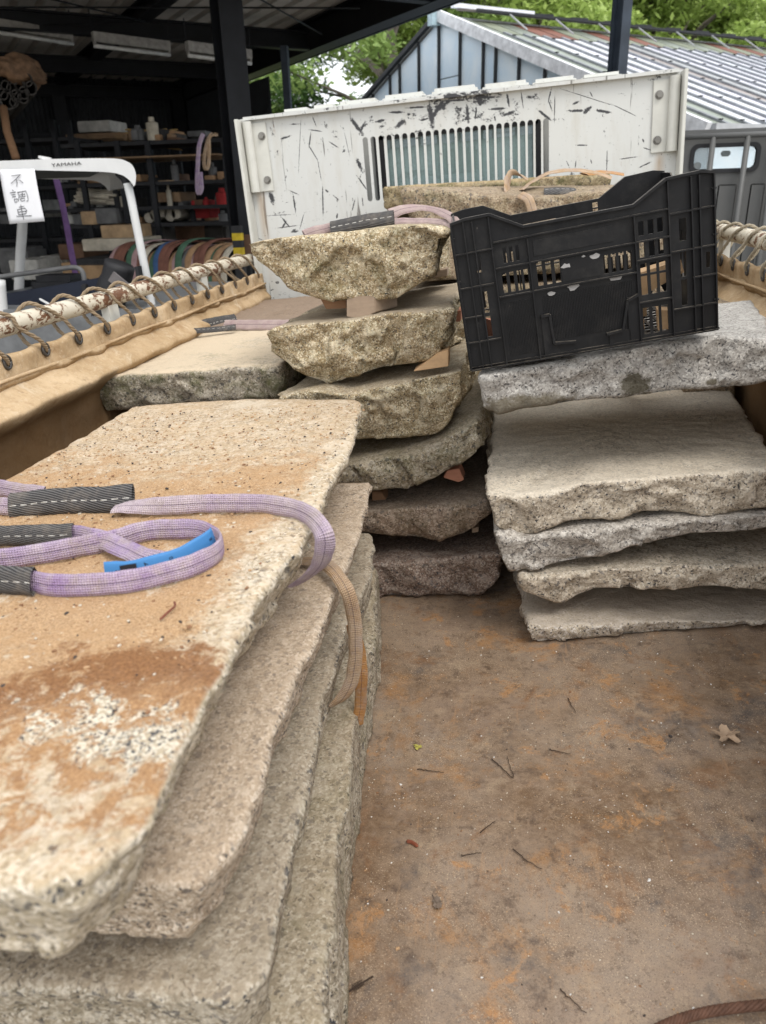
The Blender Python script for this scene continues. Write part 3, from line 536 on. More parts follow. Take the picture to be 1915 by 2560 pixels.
rect_slab('stone_slab', 'dark slab below the brown rough slab near the headboard', [(-.92, 2.26, .28), (-.5, 2.26, .28)], [(-.9, 2.26, .005), (-.5, 2.26, .005)], 2.9, mL3, seed=12, group=SG, ds=.02)
# central stack
def cface(T, B, y, tilt=.012): return [tuple(ty(u, v, y)) for u, v in T], [tuple(ty(u, v, y + tilt)) for u, v in B]
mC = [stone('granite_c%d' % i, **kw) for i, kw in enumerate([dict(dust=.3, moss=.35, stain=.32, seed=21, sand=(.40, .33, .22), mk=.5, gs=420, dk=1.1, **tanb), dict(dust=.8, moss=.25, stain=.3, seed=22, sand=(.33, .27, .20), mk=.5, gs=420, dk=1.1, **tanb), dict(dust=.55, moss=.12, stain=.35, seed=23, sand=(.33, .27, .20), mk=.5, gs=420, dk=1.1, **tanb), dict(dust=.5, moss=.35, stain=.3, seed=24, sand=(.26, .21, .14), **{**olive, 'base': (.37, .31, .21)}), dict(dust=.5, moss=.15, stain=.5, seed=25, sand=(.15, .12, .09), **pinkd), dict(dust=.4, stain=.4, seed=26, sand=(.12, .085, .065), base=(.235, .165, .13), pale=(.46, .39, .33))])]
CT = [
 ([(616, 612), (650, 604), (692, 596), (760, 590), (839, 582), (959, 570), (1060, 562), (1116, 566)], [(650, 652), (690, 690), (720, 719), (799, 743), (860, 748), (927, 757), (999, 743), (1078, 691)], 1.53, 1.98, .76, 'top slab of the central stack, boat shaped tan face on wooden wedges', .62),
 ([(660, 832), (690, 815), (732, 812), (820, 806), (879, 798), (947, 787), (1075, 775), (1134, 768)], [(672, 880), (712, 902), (756, 943), (815, 963), (879, 943), (959, 919), (1050, 907), (1099, 883)], 1.53, 2.0, .64, 'second slab of the central stack, tan with a rugged face below the wedge', .8),
 ([(700, 988), (780, 972), (863, 983), (960, 965), (1084, 940), (1160, 927)], [(740, 1050), (800, 1080), (903, 1096), (1008, 1096), (1091, 1088), (1140, 1030)], 1.53, 2.02, .52, 'third slab of the central stack, tan face with a broken hollow', .6),
 ([(780, 1180), (850, 1168), (900, 1156), (990, 1139), (1099, 1110), (1203, 1052)], [(800, 1200), (860, 1215), (939, 1228), (1004, 1224), (1100, 1193), (1194, 1130)], 1.53, 2.02, .38, 'fourth slab of the central stack, greenish grey rounded face', .6),
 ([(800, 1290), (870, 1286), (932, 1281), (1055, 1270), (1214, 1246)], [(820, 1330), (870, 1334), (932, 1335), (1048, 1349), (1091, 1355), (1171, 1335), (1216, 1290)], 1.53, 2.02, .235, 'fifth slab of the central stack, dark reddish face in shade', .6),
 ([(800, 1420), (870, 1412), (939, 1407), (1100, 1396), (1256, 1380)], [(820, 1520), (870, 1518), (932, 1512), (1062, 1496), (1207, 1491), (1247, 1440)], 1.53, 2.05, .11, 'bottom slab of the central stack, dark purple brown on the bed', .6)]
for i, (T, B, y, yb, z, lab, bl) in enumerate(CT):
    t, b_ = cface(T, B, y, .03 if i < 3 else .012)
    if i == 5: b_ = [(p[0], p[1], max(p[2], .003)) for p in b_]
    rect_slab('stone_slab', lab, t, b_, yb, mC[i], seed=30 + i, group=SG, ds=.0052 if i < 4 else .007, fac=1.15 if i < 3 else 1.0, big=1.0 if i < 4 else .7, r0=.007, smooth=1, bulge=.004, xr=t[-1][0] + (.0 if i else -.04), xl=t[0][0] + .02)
# right stack
_d = np.array(tyl(1600, 960, 1.335, .17)) - np.array([.2425, 1.612, .488]); _d2 = np.array(tyl(1300, 1010, 1.335, .17)) - np.array([.2425, 1.612, .488]); _d3 = np.array(tyl(1790, 950, 1.335, .17)) - np.array([.2425, 1.612, .488])
def damp(n, c, up):
    for q_, rx, rz, col in ((_d, .030, .024, (.07, .06, .035)), (_d2, .10, .022, (.17, .145, .10)), (_d3, .012, .008, (.09, .075, .045))):
        a, _, b_ = n.xyz(n.map((1 / rx, 1, 1 / rz), (0, 0, 0), (0, 0, 0), n.map(loc=(-q_[0], 0, -q_[2]))))
        dd = n.math('ADD', n.math('SQRT', n.math('ADD', n.math('MULTIPLY', a, a), n.math('MULTIPLY', b_, b_))), n.math('MULTIPLY', n.math('SUBTRACT', n.noise(28, 6, .75), .5), 2.2))
        c = n.mix(n.math('MULTIPLY', n.math('SUBTRACT', 1, n.step(dd, .7, 1.05)), .85), c, col)
    return c
mR = [stone('granite_r%d' % i, **kw) for i, kw in enumerate([dict(wet=damp, dust=.35, stain=.12, seed=41, sand=(.36, .34, .31), mk=.35, **{**grey, 'base': (.37, .35, .32), 'pale': (.58, .555, .51)}), dict(dust=.6, stain=.08, seed=42, sand=(.70, .62, .50), mk=.7, **gran), dict(dust=.2, stain=.15, seed=43, sand=(.40, .36, .31), mk=.8, **grey), dict(dust=.5, stain=.15, seed=44, sand=(.30, .265, .21), **gran), dict(dust=.8, stain=.12, seed=45, sand=(.46, .395, .32), mk=.5, **{**gran, 'pale': (.68, .63, .57)})])]
A_, B_ = 1.335, .17

def rf(P, dy=0): return [tuple(tyl(u, v, A_ + dy, B_)) for u, v in P]
XX = .545
RT_ = [
 ([(1199, 935), (1260, 925), (1400, 905), (1560, 878), (1784, 838), (1880, 845), (1960, 850)], [(1212, 1028), (1245, 1034), (1297, 1025), (1365, 1019), (1425, 1007), (1548, 998), (1662, 982), (1753, 973), (1835, 968), (1960, 948)], 1.90, 'top slab of the right stack, speckled grey with a damp mark, under the black crate', .57, .605),
 ([(1210, 1240), (1270, 1243), (1342, 1233), (1457, 1210), (1560, 1203), (1739, 1188), (1830, 1180), (1960, 1168)], [(1240, 1320), (1292, 1345), (1365, 1329), (1410, 1310), (1470, 1297), (1530, 1301), (1616, 1283), (1698, 1288), (1799, 1290), (1880, 1280), (1960, 1268)], 2.05, 'second slab of the right stack, pale cream with a wide sunlit top', .37, .39),
 ([(1236, 1335), (1300, 1348), (1400, 1330), (1560, 1315), (1700, 1302), (1960, 1285)], [(1253, 1396), (1274, 1431), (1330, 1424), (1388, 1411), (1548, 1379), (1650, 1352), (1762, 1328), (1881, 1327), (1960, 1300)], 1.76, 'third slab of the right stack, thin tilted grey slab with black specks', .27, .28),
 ([(1303, 1436), (1400, 1434), (1479, 1428), (1560, 1424), (1680, 1415), (1760, 1418), (1960, 1402)], [(1315, 1478), (1350, 1492), (1397, 1516), (1430, 1493), (1479, 1473), (1571, 1470), (1660, 1474), (1753, 1466), (1850, 1468), (1960, 1478)], 1.74, 'fourth slab of the right stack, grey slab with a pointed chip hanging down', .175, .175),
 ([(1309, 1566), (1388, 1568), (1560, 1560), (1750, 1556), (1960, 1550)], [(1329, 1608), (1352, 1621), (1452, 1616), (1561, 1603), (1634, 1605), (1753, 1594), (1850, 1597), (1960, 1594)], 1.72, 'bottom slab of the right stack resting on the rusty bed', .06, .05)]
for i, (T, B, yb, lab, z0, z1) in enumerate(RT_):
    t, b_ = rf(T), rf(B, .012)
    if i == 4: b_ = [(p[0], p[1], max(p[2], .003)) for p in b_]
    xl = {0: -.05, 1: -.055, 2: -.03, 3: .01, 4: -.012}[i]; t = [(min(p[0], XX), p[1], p[2]) for p in t]; b_ = [(min(p[0], XX), p[1], p[2]) for p in b_]
    rect_slab('stone_slab', lab, t, b_, yb, mR[i], seed=50 + i, group=SG, ds=.0058, fac=.9, big=.6, topamp=.0018, r0=.008, smooth=1, xl=xl, xr=XX - .005, zb=(t[0][2] + .0, t[-1][2] + .0))
# back stack under the long slabs
mB = stone('granite_back', dust=.5, moss=.3, stain=.5, seed=61, sand=(.25, .19, .13), base=(.33, .25, .17), pale=(.5, .42, .3)); mB2 = stone('granite_back_moss', dust=.3, moss=.7, stain=.4, seed=62, base=(.34, .27, .16), pale=(.5, .42, .27))
names = ['lowest', 'second lowest', 'third', 'fourth', 'fifth']
for i in range(5):
    z0, z1 = .16 * i + .004, .16 * i + .14
    rect_slab('stone_slab', '%s long slab of the rear stack behind the central stack' % names[i], [(-.30 + .02 * (i % 2), 2.12 + .02 * i, z1), (.10, 2.12, z1), (.5, 2.13, z1)], [(-.29, 2.13, z0), (.10, 2.12, z0), (.5, 2.13, z0)], 2.5, mB, seed=70 + i, group=SG, ds=.013)
for i in range(5):
    z0, z1 = .16 * i + .004, .16 * i + .14
    rect_slab('stone_slab', '%s slab of the row standing against the headboard' % names[i], [(-.42, 2.62, z1), (.10, 2.62, z1), (.5, 2.63, z1)], [(-.41, 2.62, z0), (.10, 2.62, z0), (.5, 2.63, z0)], 2.95, mB, seed=80 + i, group=SG, ds=.02)
t = [tuple(ty(u, v, 2.30)) for u, v in [(1004, 468), (1060, 470), (1150, 480), (1300, 492), (1420, 488), (1560, 470), (1640, 460)]]; b_ = [tuple(ty(u, v, 2.31)) for u, v in [(1010, 535), (1060, 560), (1150, 572), (1300, 572), (1420, 570), (1560, 560), (1640, 550)]]
rect_slab('stone_slab', 'long brown slab with a sloping top behind the central stack', t, b_, 2.55, mB, seed=90, group=SG, ds=.008, fac=1.2)
t = [tuple(ty(u, v, 2.68)) for u, v in [(957, 468), (1020, 463), (1150, 456), (1262, 450), (1400, 440), (1530, 432)]]; b_ = [tuple(ty(u, v, 2.69)) for u, v in [(965, 525), (1020, 530), (1150, 530), (1262, 530), (1400, 520), (1530, 510)]]
rect_slab('stone_slab', 'mossy long slab close against the headboard grille', t, b_, 2.94, mB2, seed=91, group=SG, ds=.009, fac=1.2)
rect_slab('stone_slab', 'brown stone at the far right behind the right stack', [(.42, 2.0, .55), (.545, 1.98, .56)], [(.42, 2.0, .30), (.545, 1.99, .30)], 2.1, mB, seed=92, group=SG, ds=.015)
# ------------------------------------------------------------------ wooden wedges
def wood(name, col):
    n = N(name, .75, 0, .2); g_ = n.noise(9, 5, .6, n.map((1, 12, 12)), .6); c = n.mix(g_, tuple(x * .72 for x in col), tuple(min(1, x * 1.2) for x in col)); c = n.mix(n.math('MULTIPLY', n.step(n.noise(40, 4, .7), .5, .7), .4), c, tuple(x * .6 for x in col)); return n.fin(c, n.bump(g_, .2, .001))
w_new = wood('fresh_pine', (.55, .36, .20)); w_old = wood('grey_beige_wood', (.36, .27, .195)); w_red = wood('reddish_wood', (.42, .19, .12)); w_br = wood('brown_wood', (.30, .17, .095))
def wedge(label, pts, y, depth, mat, dd=.0, cat='wooden wedge', name='wooden_wedge'):
    P = [ty(u, v, y) for u, v in pts]; n = len(P); mb = MB(); mb.add([tuple(p) for p in P] + [(p[0] + dd, p[1] + depth, p[2] + .0) for p in P], [tuple(range(n)), tuple(range(n, 2 * n))[::-1]] + [(i, i + n, (i + 1) % n + n, (i + 1) % n) for i in range(n)])
    o = mb.build(name, mat, truck=True, bevel=.0012); return tag(o, label, cat, 'wooden wedges between the slabs')
wedge('grey beige wedge block under the front of the top central slab', [(866, 792), (866, 748), (880, 741), (936, 741), (940, 780), (905, 797)], 1.555, .07, w_old, .035)
wedge('brown wedge in shade left of the grey beige wedge block', [(800, 745), (815, 773), (866, 771), (866, 742)], 1.60, .06, w_br)
wedge('small pine wedge at the right end under the top central slab', [(1080, 680), (1080, 696), (1118, 690), (1118, 672)], 1.70, .05, w_old)
wedge('thin triangular pine wedge below the second central slab, right end', [(1033, 929), (1121, 916), (1121, 875), (1094, 884)], 1.535, .05, w_new)
wedge('small reddish wedge right of the second central slab', [(1134, 806), (1152, 804), (1152, 776), (1136, 779)], 1.70, .06, w_red)
wedge('brown wedge below the right end of the fourth central slab', [(1108, 1194), (1146, 1206), (1160, 1200), (1148, 1172), (1118, 1176)], 1.57, .05, w_red)
wedge('dark wedge at the left, on the fifth central slab', [(930, 1275), (972, 1263), (955, 1232), (930, 1228)], 1.60, .05, w_br)
wedge('narrow wedge at the right end under the fifth central slab', [(1180, 1333), (1196, 1330), (1196, 1318), (1180, 1320)], 1.58, .05, w_old)
for k, (x, y, z0, z1, lb) in enumerate([(-.5, .8, .36, .41, 'batten between the sandy slab and the tan slab below it'), (-.5, 1.1, .245, .29, 'batten between the second and third slab of the near left stack'), (-.5, .9, .12, .145, 'batten over the bottom slab of the near left stack'), (.3, 1.95, .385, .50, 'block propping the slab under the crate at the back')]):
    tag(MB().box(x - .02, x + .02, y - .1, y + .1, z0, z1).build('wooden_batten', w_old, truck=True), lb, 'batten', 'battens between the slabs')
# ------------------------------------------------------------------ black crate
def plastic():
    n = N('black_plastic', .42, 0, .3); c = n.mix(n.noise(25, 5, .7), (.0035, .0035, .004), (.009, .009, .010))
    nz = n.xyz(n.tc.outputs['Normal'])[2]; c = n.mix(n.math('MULTIPLY', n.step(nz, .5, .9), n.step(n.noise(60, 5, .7), .35, .7)), c, (.17, .145, .115))
    c = n.mix(n.math('MULTIPLY', n.step(n.noise(110, 4, .75), .69, .74), .4), c, (.2, .18, .16))
    c = n.mix(n.math('MULTIPLY', n.step(n.noise(14, 7, .8), .5, .75), .5), c, (.045, .042, .038)); c = n.mix(n.math('MULTIPLY', n.step(n.noise(18, 3, .5, n.map((1, 1, .08), (0, 0, 0), (0, .6, 0)), .3), .7, .72), .35), c, (.16, .15, .14))
    return n.fin(c, n.bump(n.noise(50, 4), .1, .001), n.step(n.noise(12, 5), -.2, 1.2))
m_pl = plastic()
W_, H_, D_ = .408, .243, .315
CM = TW @ Matrix.Translation((-.0715, 1.325, .5665)) @ Matrix.Rotation(math.radians(3.5), 4, 'Z') @ Matrix.Rotation(math.radians(-6.1), 4, 'Y') @ Matrix.Rotation(math.radians(1.5), 4, 'X')
crate = empty('plastic_crate', (0, 0, 0), 'open black plastic crate with slotted ribbed sides, tilted on the right stack', 'crate', mat=CM)
prof = [(0, 1.0), (.06, 1.015), (.155, 1.015), (.28, .90), (.70, .895), (.825, 1.015), (.95, 1.02), (1, 1.0)]
def pz(u): return np.interp(u, [p[0] for p in prof], [p[1] for p in prof])
def rc(u0, u1, v0, v1): return [(u0 * W_, v0 * H_), (u1 * W_, v0 * H_), (u1 * W_, v1 * H_), (u0 * W_, v1 * H_)]
holes = []
for u in (.175, .205, .235, .262): holes.append(rc(u, u + .017, .495, .63))
for u in (.19, .215, .24): holes.append(rc(u, u + .014, .69, .79))
for u in (.315, .35, .385): holes.append(rc(u, u + .021, .50, .66))
for u in (.575, .605, .635, .665): holes.append(rc(u, u + .02, .50, .62))
for u in (.715, .752, .787): holes += [rc(u, u + .025, .315, .44), rc(u, u + .025, .455, .52), rc(u, u + .025, .05, .23), rc(u, u + .022, .56, .66), rc(u, u + .022, .70, .79)]
holes += [rc(.08, .10, .66, .76), rc(.085, .107, .22, .36), rc(.085, .107, .385, .53), rc(.868, .89, .20, .37), rc(.868, .89, .39, .56), rc(.868, .895, .62, .76), rc(.965, .98, .42, .52)]
def wall(front):
    hs = list(holes) if front else [rc(.315, .49, .74, .82)] + [rc(u, u + .016, .62, .80) for u in (.55, .575, .6, .625)] + [rc(.665, .69, .66, .88)] + [h for h in holes if h[0][1] < .6 * H_]
    o = [(0, 0), (W_, 0)] + [(u * W_, v * H_) for u, v in prof[::-1]]
    me = plate_curve(o, hs, .0028); me.transform(Matrix.Rotation(math.pi / 2, 4, 'X')); return me
m_ribbed = m_pl
for fr_ in (1, 0):
    me = wall(fr_); y = 0.006 if fr_ else D_ - .006; me.transform(Matrix.Translation((0, y, 0))); wl = link('long_side', me, m_pl, crate)
    sy = -1 if fr_ else 1; mb = MB()
    def yb_(d): return (y, y - d) if fr_ else (y, y + d)
    def hr(u0, u1, v, d=.0085, t=.0022): mb.box(u0 * W_, u1 * W_, *sorted(yb_(d)), v * H_ - t / 2, v * H_ + t / 2)
    def vr(u, v0, v1, d=.008, t=.0022): mb.box(u * W_ - t / 2, u * W_ + t / 2, *sorted(yb_(d)), v0 * H_, v1 * H_)
    hr(0, 1, .006, .010); hr(0, .155, .80); hr(.155, .83, .835); hr(.155, .83, .665); hr(.155, .70, .475); hr(.70, .83, .545); hr(.70, .83, .27); hr(.83, 1, .80); hr(.83, 1, .56); hr(.91, 1, .375); hr(.83, 1, .185)
    hr(.0, .14, .575); hr(0, .075, .375); hr(0, .14, .2)
    for u, a, b2 in ((.001, 0, 1), (.05, 0, 1), (.085, 0, .99), (.15, 0, 1.0), (.29, .0, .82), (.70, 0, .83), (.83, 0, 1.0), (.915, 0, 1.0), (.945, 0, 1.0), (.999, 0, 1)): vr(u, a, b2)
    tag(mb.build('rib_grid', m_pl, wl), kind=None)
    # rim following the wavy top
    pr = MB()
    for (u0, v0), (u1, v1) in zip(prof[:-1], prof[1:]): pr.bar((u0 * W_, y - sy * -.0035 * 1, v0 * H_), (u1 * W_, y - sy * -.0035, v1 * H_), .011, .004)
    pr.build('rim', m_pl, wl)
    if fr_:
        fb = MB()  # raised foot frames and label plate
        for pts in ([(.31, .30), (.345, .30), (.352, .10), (.44, .085)], [(.565, .10), (.63, .11), (.655, .30), (.70, .33)]):
            for p, q in zip(pts[:-1], pts[1:]): fb.bar((p[0] * W_, y - .005, p[1] * H_), (q[0] * W_, y - .005, q[1] * H_), .009, .004)
        for u0, u1, v0, v1 in ((.31, .345, .0, .30), (.655, .70, .0, .32), (.345, .43, 0, .09), (.575, .66, 0, .105)): fb.box(u0 * W_, u1 * W_, y - .0045, y - .001, v0 * H_, v1 * H_)
        fb.build('foot_moulding', m_pl, wl)['kind'] = 'stuff'
        lb = MB(); lb.box(.31 * W_, .62 * W_, y - .0032, y - .001, .70 * H_, .80 * H_); lb.box(.41 * W_, .56 * W_, y - .003, y - .001, .50 * H_, .645 * H_); lb.build('label_plate', m_pl, wl)
        gr = MB()
        for i in range(56): u = .325 + i * .0064; gr.box(u * W_, (u + .003) * W_, y - .0028, y - .001, .12 * H_, .43 * H_)
        for i in range(18): u = .17 + i * .0064; gr.box(u * W_, (u + .003) * W_, y - .0028, y - .001, .06 * H_, .43 * H_)
        tag(gr.build('grooved_panel', m_pl, wl), kind='stuff')
        pch = MB(); rr = random.Random(3)
        for u, v, s in ((.43, .60, .010), (.545, .63, .010), (.36, .44, .008), (.45, .455, .012), (.62, .46, .013), (.50, .64, .004)):
            k = 9; c0 = np.array([u * W_, y - .0036, v * H_]); ring = [c0 + np.array([s * rr.uniform(.5, 1) * math.cos(a), 0, s * .55 * rr.uniform(.4, 1) * math.sin(a)]) for a in np.linspace(0, 2 * math.pi, k, endpoint=False)]
            pch.add([tuple(p) for p in ring] + [(p[0], p[1] + .001, p[2]) for p in ring], [tuple(range(k))] + [(i, (i + 1) % k, (i + 1) % k + k, i + k) for i in range(k)])
        tag(pch.build('label_residue', simple('torn_label', (.35, .34, .33), .8), wl), kind='stuff')
for x in (.004, W_ - .004):
    hs = [[(D_ * a, H_ * b_) for a, b_ in ((.33, .72), (.67, .72), (.67, .84), (.33, .84))]]
    for i in range(7): hs.append([(D_ * (.16 + i * .1), H_ * .25), (D_ * (.19 + i * .1), H_ * .25), (D_ * (.19 + i * .1), H_ * .6), (D_ * (.16 + i * .1), H_ * .6)])
    for i in range(3): hs.append([(D_ * (.08 + i * .04), H_ * .66), (D_ * (.10 + i * .04), H_ * .66), (D_ * (.10 + i * .04), H_ * .9), (D_ * (.08 + i * .04), H_ * .9)])
    me = plate_curve([(0.006, 0), (D_ - .006, 0), (D_ - .006, H_ * 1.0), (D_ * .78, H_ * 1.0), (D_ * .7, H_ * .93), (D_ * .3, H_ * .93), (D_ * .22, H_), (0.006, H_)], hs, .0028)
    me.transform(Matrix.Rotation(math.pi / 2, 4, 'X')); me.transform(Matrix.Rotation(math.pi / 2, 4, 'Z')); me.transform(Matrix.Translation((x, 0, 0)))
    wl = link('end_side', me, m_pl, crate); mb = MB(); sx = -1 if x < .1 else 1
    for v in (.006, .2, .62, .9): mb.box(min(x, x + sx * .007), max(x, x + sx * .007), 0, D_, v * H_, v * H_ + .0022)
    for d_ in (.02, .14, .3, .7, .86, .98): mb.box(min(x, x + sx * .007), max(x, x + sx * .007), D_ * d_, D_ * d_ + .0022, 0, H_ * .93)
    mb.build('rib_grid', m_pl, wl)
    MB().box(x - .006, x + .006, 0, D_, H_ * .985, H_ * 1.0).build('rim', m_pl, wl) if 0 else None
hs = [[(.012 + i * .0195, .012 + j * .0235), (.026 + i * .0195, .012 + j * .0235), (.026 + i * .0195, .03 + j * .0235), (.012 + i * .0195, .03 + j * .0235)] for i in range(19) for j in range(12)]
me = plate_curve([(0, 0), (W_, 0), (W_, D_), (0, D_)], hs, .003); me.transform(Matrix.Translation((0, 0, .005))); link('floor_grid', me, m_pl, crate)
# offcuts inside the crate
rr = random.Random(8); LAB = ['pale pine offcut lying low in the black crate', 'square pine block inside the black crate', 'long pine offcut leaning in the black crate', 'beige wedge inside the crate, seen through the slots', 'pinkish wood block at the crate floor', 'short batten end in the crate', 'thick pine wedge in the crate, right half', 'small pine chip block near the crate end', 'pale batten across the crate floor', 'split pine wedge on other offcuts in the crate']
for i in range(10):
    a, b2, c2 = rr.uniform(.05, .12), rr.uniform(.03, .05), rr.uniform(.03, .05)
    mm = CM @ Matrix.Translation((.04 + (i % 5) * .065 + rr.uniform(0, .02), .03 + (i // 5) * .13, .009)) @ Matrix.Rotation(rr.uniform(-.2, .5), 4, 'Z')
    if i in (2, 6, 9): mm = CM @ Matrix.Translation((.05 + (i % 5) * .06, .08, .055)) @ Matrix.Rotation(.4, 4, 'Z') @ Matrix.Rotation(-.25, 4, 'Y')
    me = MB().add([(0, 0, 0), (a, 0, 0), (a, b2, 0), (0, b2, 0), (0, 0, c2), (a, 0, c2 * .5), (a, b2, c2 * .5), (0, b2, c2)], [(0, 3, 2, 1), (4, 5, 6, 7), (0, 1, 5, 4), (1, 2, 6, 5), (2, 3, 7, 6), (3, 0, 4, 7)]).mesh('wood_offcut')
    o = bpy.data.objects.new('wood_offcut', me); COL.objects.link(o); me.materials.append([w_new, w_old, w_red][i % 3 if i % 4 else 0]); o.matrix_world = mm; tag(o, LAB[i], 'wood offcut', 'offcuts in the crate')
# ------------------------------------------------------------------ lifting slings
def webbing(name, col, col2, sc=1):
    n = N(name, .9, 0, .1); uv = n.tc.outputs['UV']; U, V, _ = n.xyz(uv)
    c = n.mix(n.step(n.noise(28, 5, .7), .35, .68), col, col2); c = n.mix(n.math('MULTIPLY', n.step(n.noise(90, 4, .7), .5, .7), .45), c, (.50, .42, .36)); c = n.mix(n.math('MULTIPLY', n.step(n.noise(22, 6, .8, n.map(loc=(3, 3, 3))), .5, .62), .6), c, (.47, .38, .34))
    st = n.math('COMPARE', V, .5); st.node.inputs[2].default_value = .018; c = n.mix(n.math('MULTIPLY', st, .8), c, (.05, .035, .07))
    wv = n.wave(1.0, n.map((105 * sc, 0, 0), co=uv)); wv2 = n.wave(1.0, n.map((0, 2.8, 0), co=uv), 0, 'Y')
    c = n.mix(n.math('MULTIPLY', wv, .28), c, tuple(x * .5 for x in col))
    return n.fin(c, n.bump(n.noise(500, 3), .5, .0015, n.bump(wv, .7, .0015, n.bump(wv2, .6, .002))))
def sleeve_mat():
    n = N('grey_sleeve', .9, 0, .1); uv = n.tc.outputs['UV']; wv = n.wave(1.0, n.map((60, 7, 0), co=uv), .3, 'DIAGONAL')
    U, V, _ = n.xyz(uv); c = n.mix(n.step(wv, .3, .6), (.035, .034, .036), (.13, .125, .12)); c = n.mix(n.math('MULTIPLY', n.step(n.noise(40, 4, .7), .5, .7), .5), c, (.22, .19, .16))
    st = n.math('COMPARE', V, .47); st.node.inputs[2].default_value = .02; c = n.mix(n.math('MULTIPLY', st, n.step(n.wave(1, n.map((22, 0, 0), co=uv)), .3, .4)), c, (.5, .48, .44))
    return n.fin(c, n.bump(wv, .6, .002))
m_purp = webbing('purple_webbing', (.36, .25, .43), (.58, .48, .545)); m_pink = webbing('faded_pink_webbing', (.42, .30, .30), (.58, .46, .42)); m_tan = webbing('tan_webbing', (.46, .30, .17), (.60, .46, .33)); m_or = webbing('orange_webbing', (.50, .24, .08), (.58, .34, .16))
m_purp2 = webbing('faded_lilac_webbing', (.45, .35, .45), (.62, .52, .53)); m_slv = sleeve_mat()
def ribbon_mesh(path, wdirs, width, thick=.003, n=10, lump=0):
    P = spline(path, n); Wd = spline(wdirs, n); _P = np.array(P); P = [p + np.array([0, 0, 1]) * 0 + .0012 * np.array([perlin(p[None] * 30, 3)[0], perlin(p[None] * 30, 4)[0], perlin(p[None] * 30, 5)[0]]) for p in _P] if width < .05 else P; m = len(P); NV = 7; v = []; f = []; uv = []; L = 0
    for i in range(m):
        t = P[min(i + 1, m - 1)] - P[max(i - 1, 0)]; t /= np.linalg.norm(t) + 1e-9; wd = np.array(Wd[i], float); wd -= t * wd.dot(t); wd /= np.linalg.norm(wd) + 1e-9; nn = np.cross(t, wd)
        if i: L += np.linalg.norm(P[i] - P[i - 1])
        for sgn in (1, -1):
            for k in range(NV):
                s = k / (NV - 1) - .5; cup = thick * (1 - (2 * s) ** 4) * .5 + .0003
                v.append(P[i] + wd * s * width * (1 + .07 * perlin(P[i][None] * 60, 8)[0]) + nn * (sgn * cup + lump * math.sin(i * 1.7) * .0005)); uv.append((L, s + .5))
    n2 = NV * 2
    for i in range(m - 1):
        A = i * n2; B = A + n2
        for k in range(NV - 1): f.append((A + k, A + k + 1, B + k + 1, B + k)); f.append((A + NV + k, B + NV + k, B + NV + k + 1, A + NV + k + 1))
        f.append((A, B, B + NV, A + NV)); f.append((A + NV - 1, A + n2 - 1, B + n2 - 1, B + NV - 1))
    me = bpy.data.meshes.new('ribbon'); me.from_pydata([tuple(p) for p in v], [], f); ul = me.uv_layers.new(name='uv')
    vi = np.empty(len(me.loops), np.int32); me.loops.foreach_get('vertex_index', vi); ul.data.foreach_set('uv', np.array(uv)[vi].ravel()); me.update(); return me
def sling(label, loc, pieces, group='webbing slings on the stones'):
    e = empty('lifting_sling', loc, label, 'sling', group, truck=True)
    for nm, path, wd, width, thick, mat in pieces:
        path = [np.array(p, float) - np.array(loc) for p in path]
        if len(wd) == 1: wd = wd * len(path)
        link(nm, ribbon_mesh(path, wd, width, thick), mat, e, smooth=True)
    return e
ZT = .503
def z5(u, v, z=0): return tz(u, v, ZT + z)
UP = (0, .25, 1); UPs = (0, .1, 1)
# sling A: upper loop that curls over the right edge
wA = .0235; hA = wA / 2
def on(u, v, z=hA): p = tz(u, v, ZT + z); return p
pA = [on(285, 1273, .006), on(330, 1266, .009), on(420, 1262, .012), on(520, 1258), on(640, 1257), on(735, 1271), on(785, 1300, .012)]
pA += [tz(808, 1332, .508), tz(812, 1370, .488), tz(800, 1405, .466), tz(775, 1435, .445), tz(738, 1462, .425)]
sA = sling('faded purple sling whose end curls over the right edge of the nearest slab', tuple(on(300, 1270, 0)), [
    ('strap', pA, [(0, 1, .1), (0, .9, .4), (0, .5, 1), (0, .35, 1), (0, .3, 1), (0, .4, 1), (.5, .3, .9), (.85, .2, .45), (1, .2, .1), (.8, .5, -.2), (.45, .85, -.4), (.1, .9, -.45)], wA, .004, m_purp2),
    ('sleeve', [on(25, 1265, .012), on(120, 1255, .013), on(200, 1250, .014), on(270, 1248, .014), on(332, 1243, .014)], [(0, .5, 1)], .036, .012, m_slv),
    ('strap', [on(-160, 1200, .008), on(-60, 1212, .010), on(30, 1225, .012), on(110, 1236, .012)], [(0, .6, 1)], wA, .004, m_purp2),
    ('strap', [on(-120, 1262, .010), on(-40, 1264, .010), on(30, 1267, .010)], [(0, .6, 1)], wA, .005, m_purp2)])
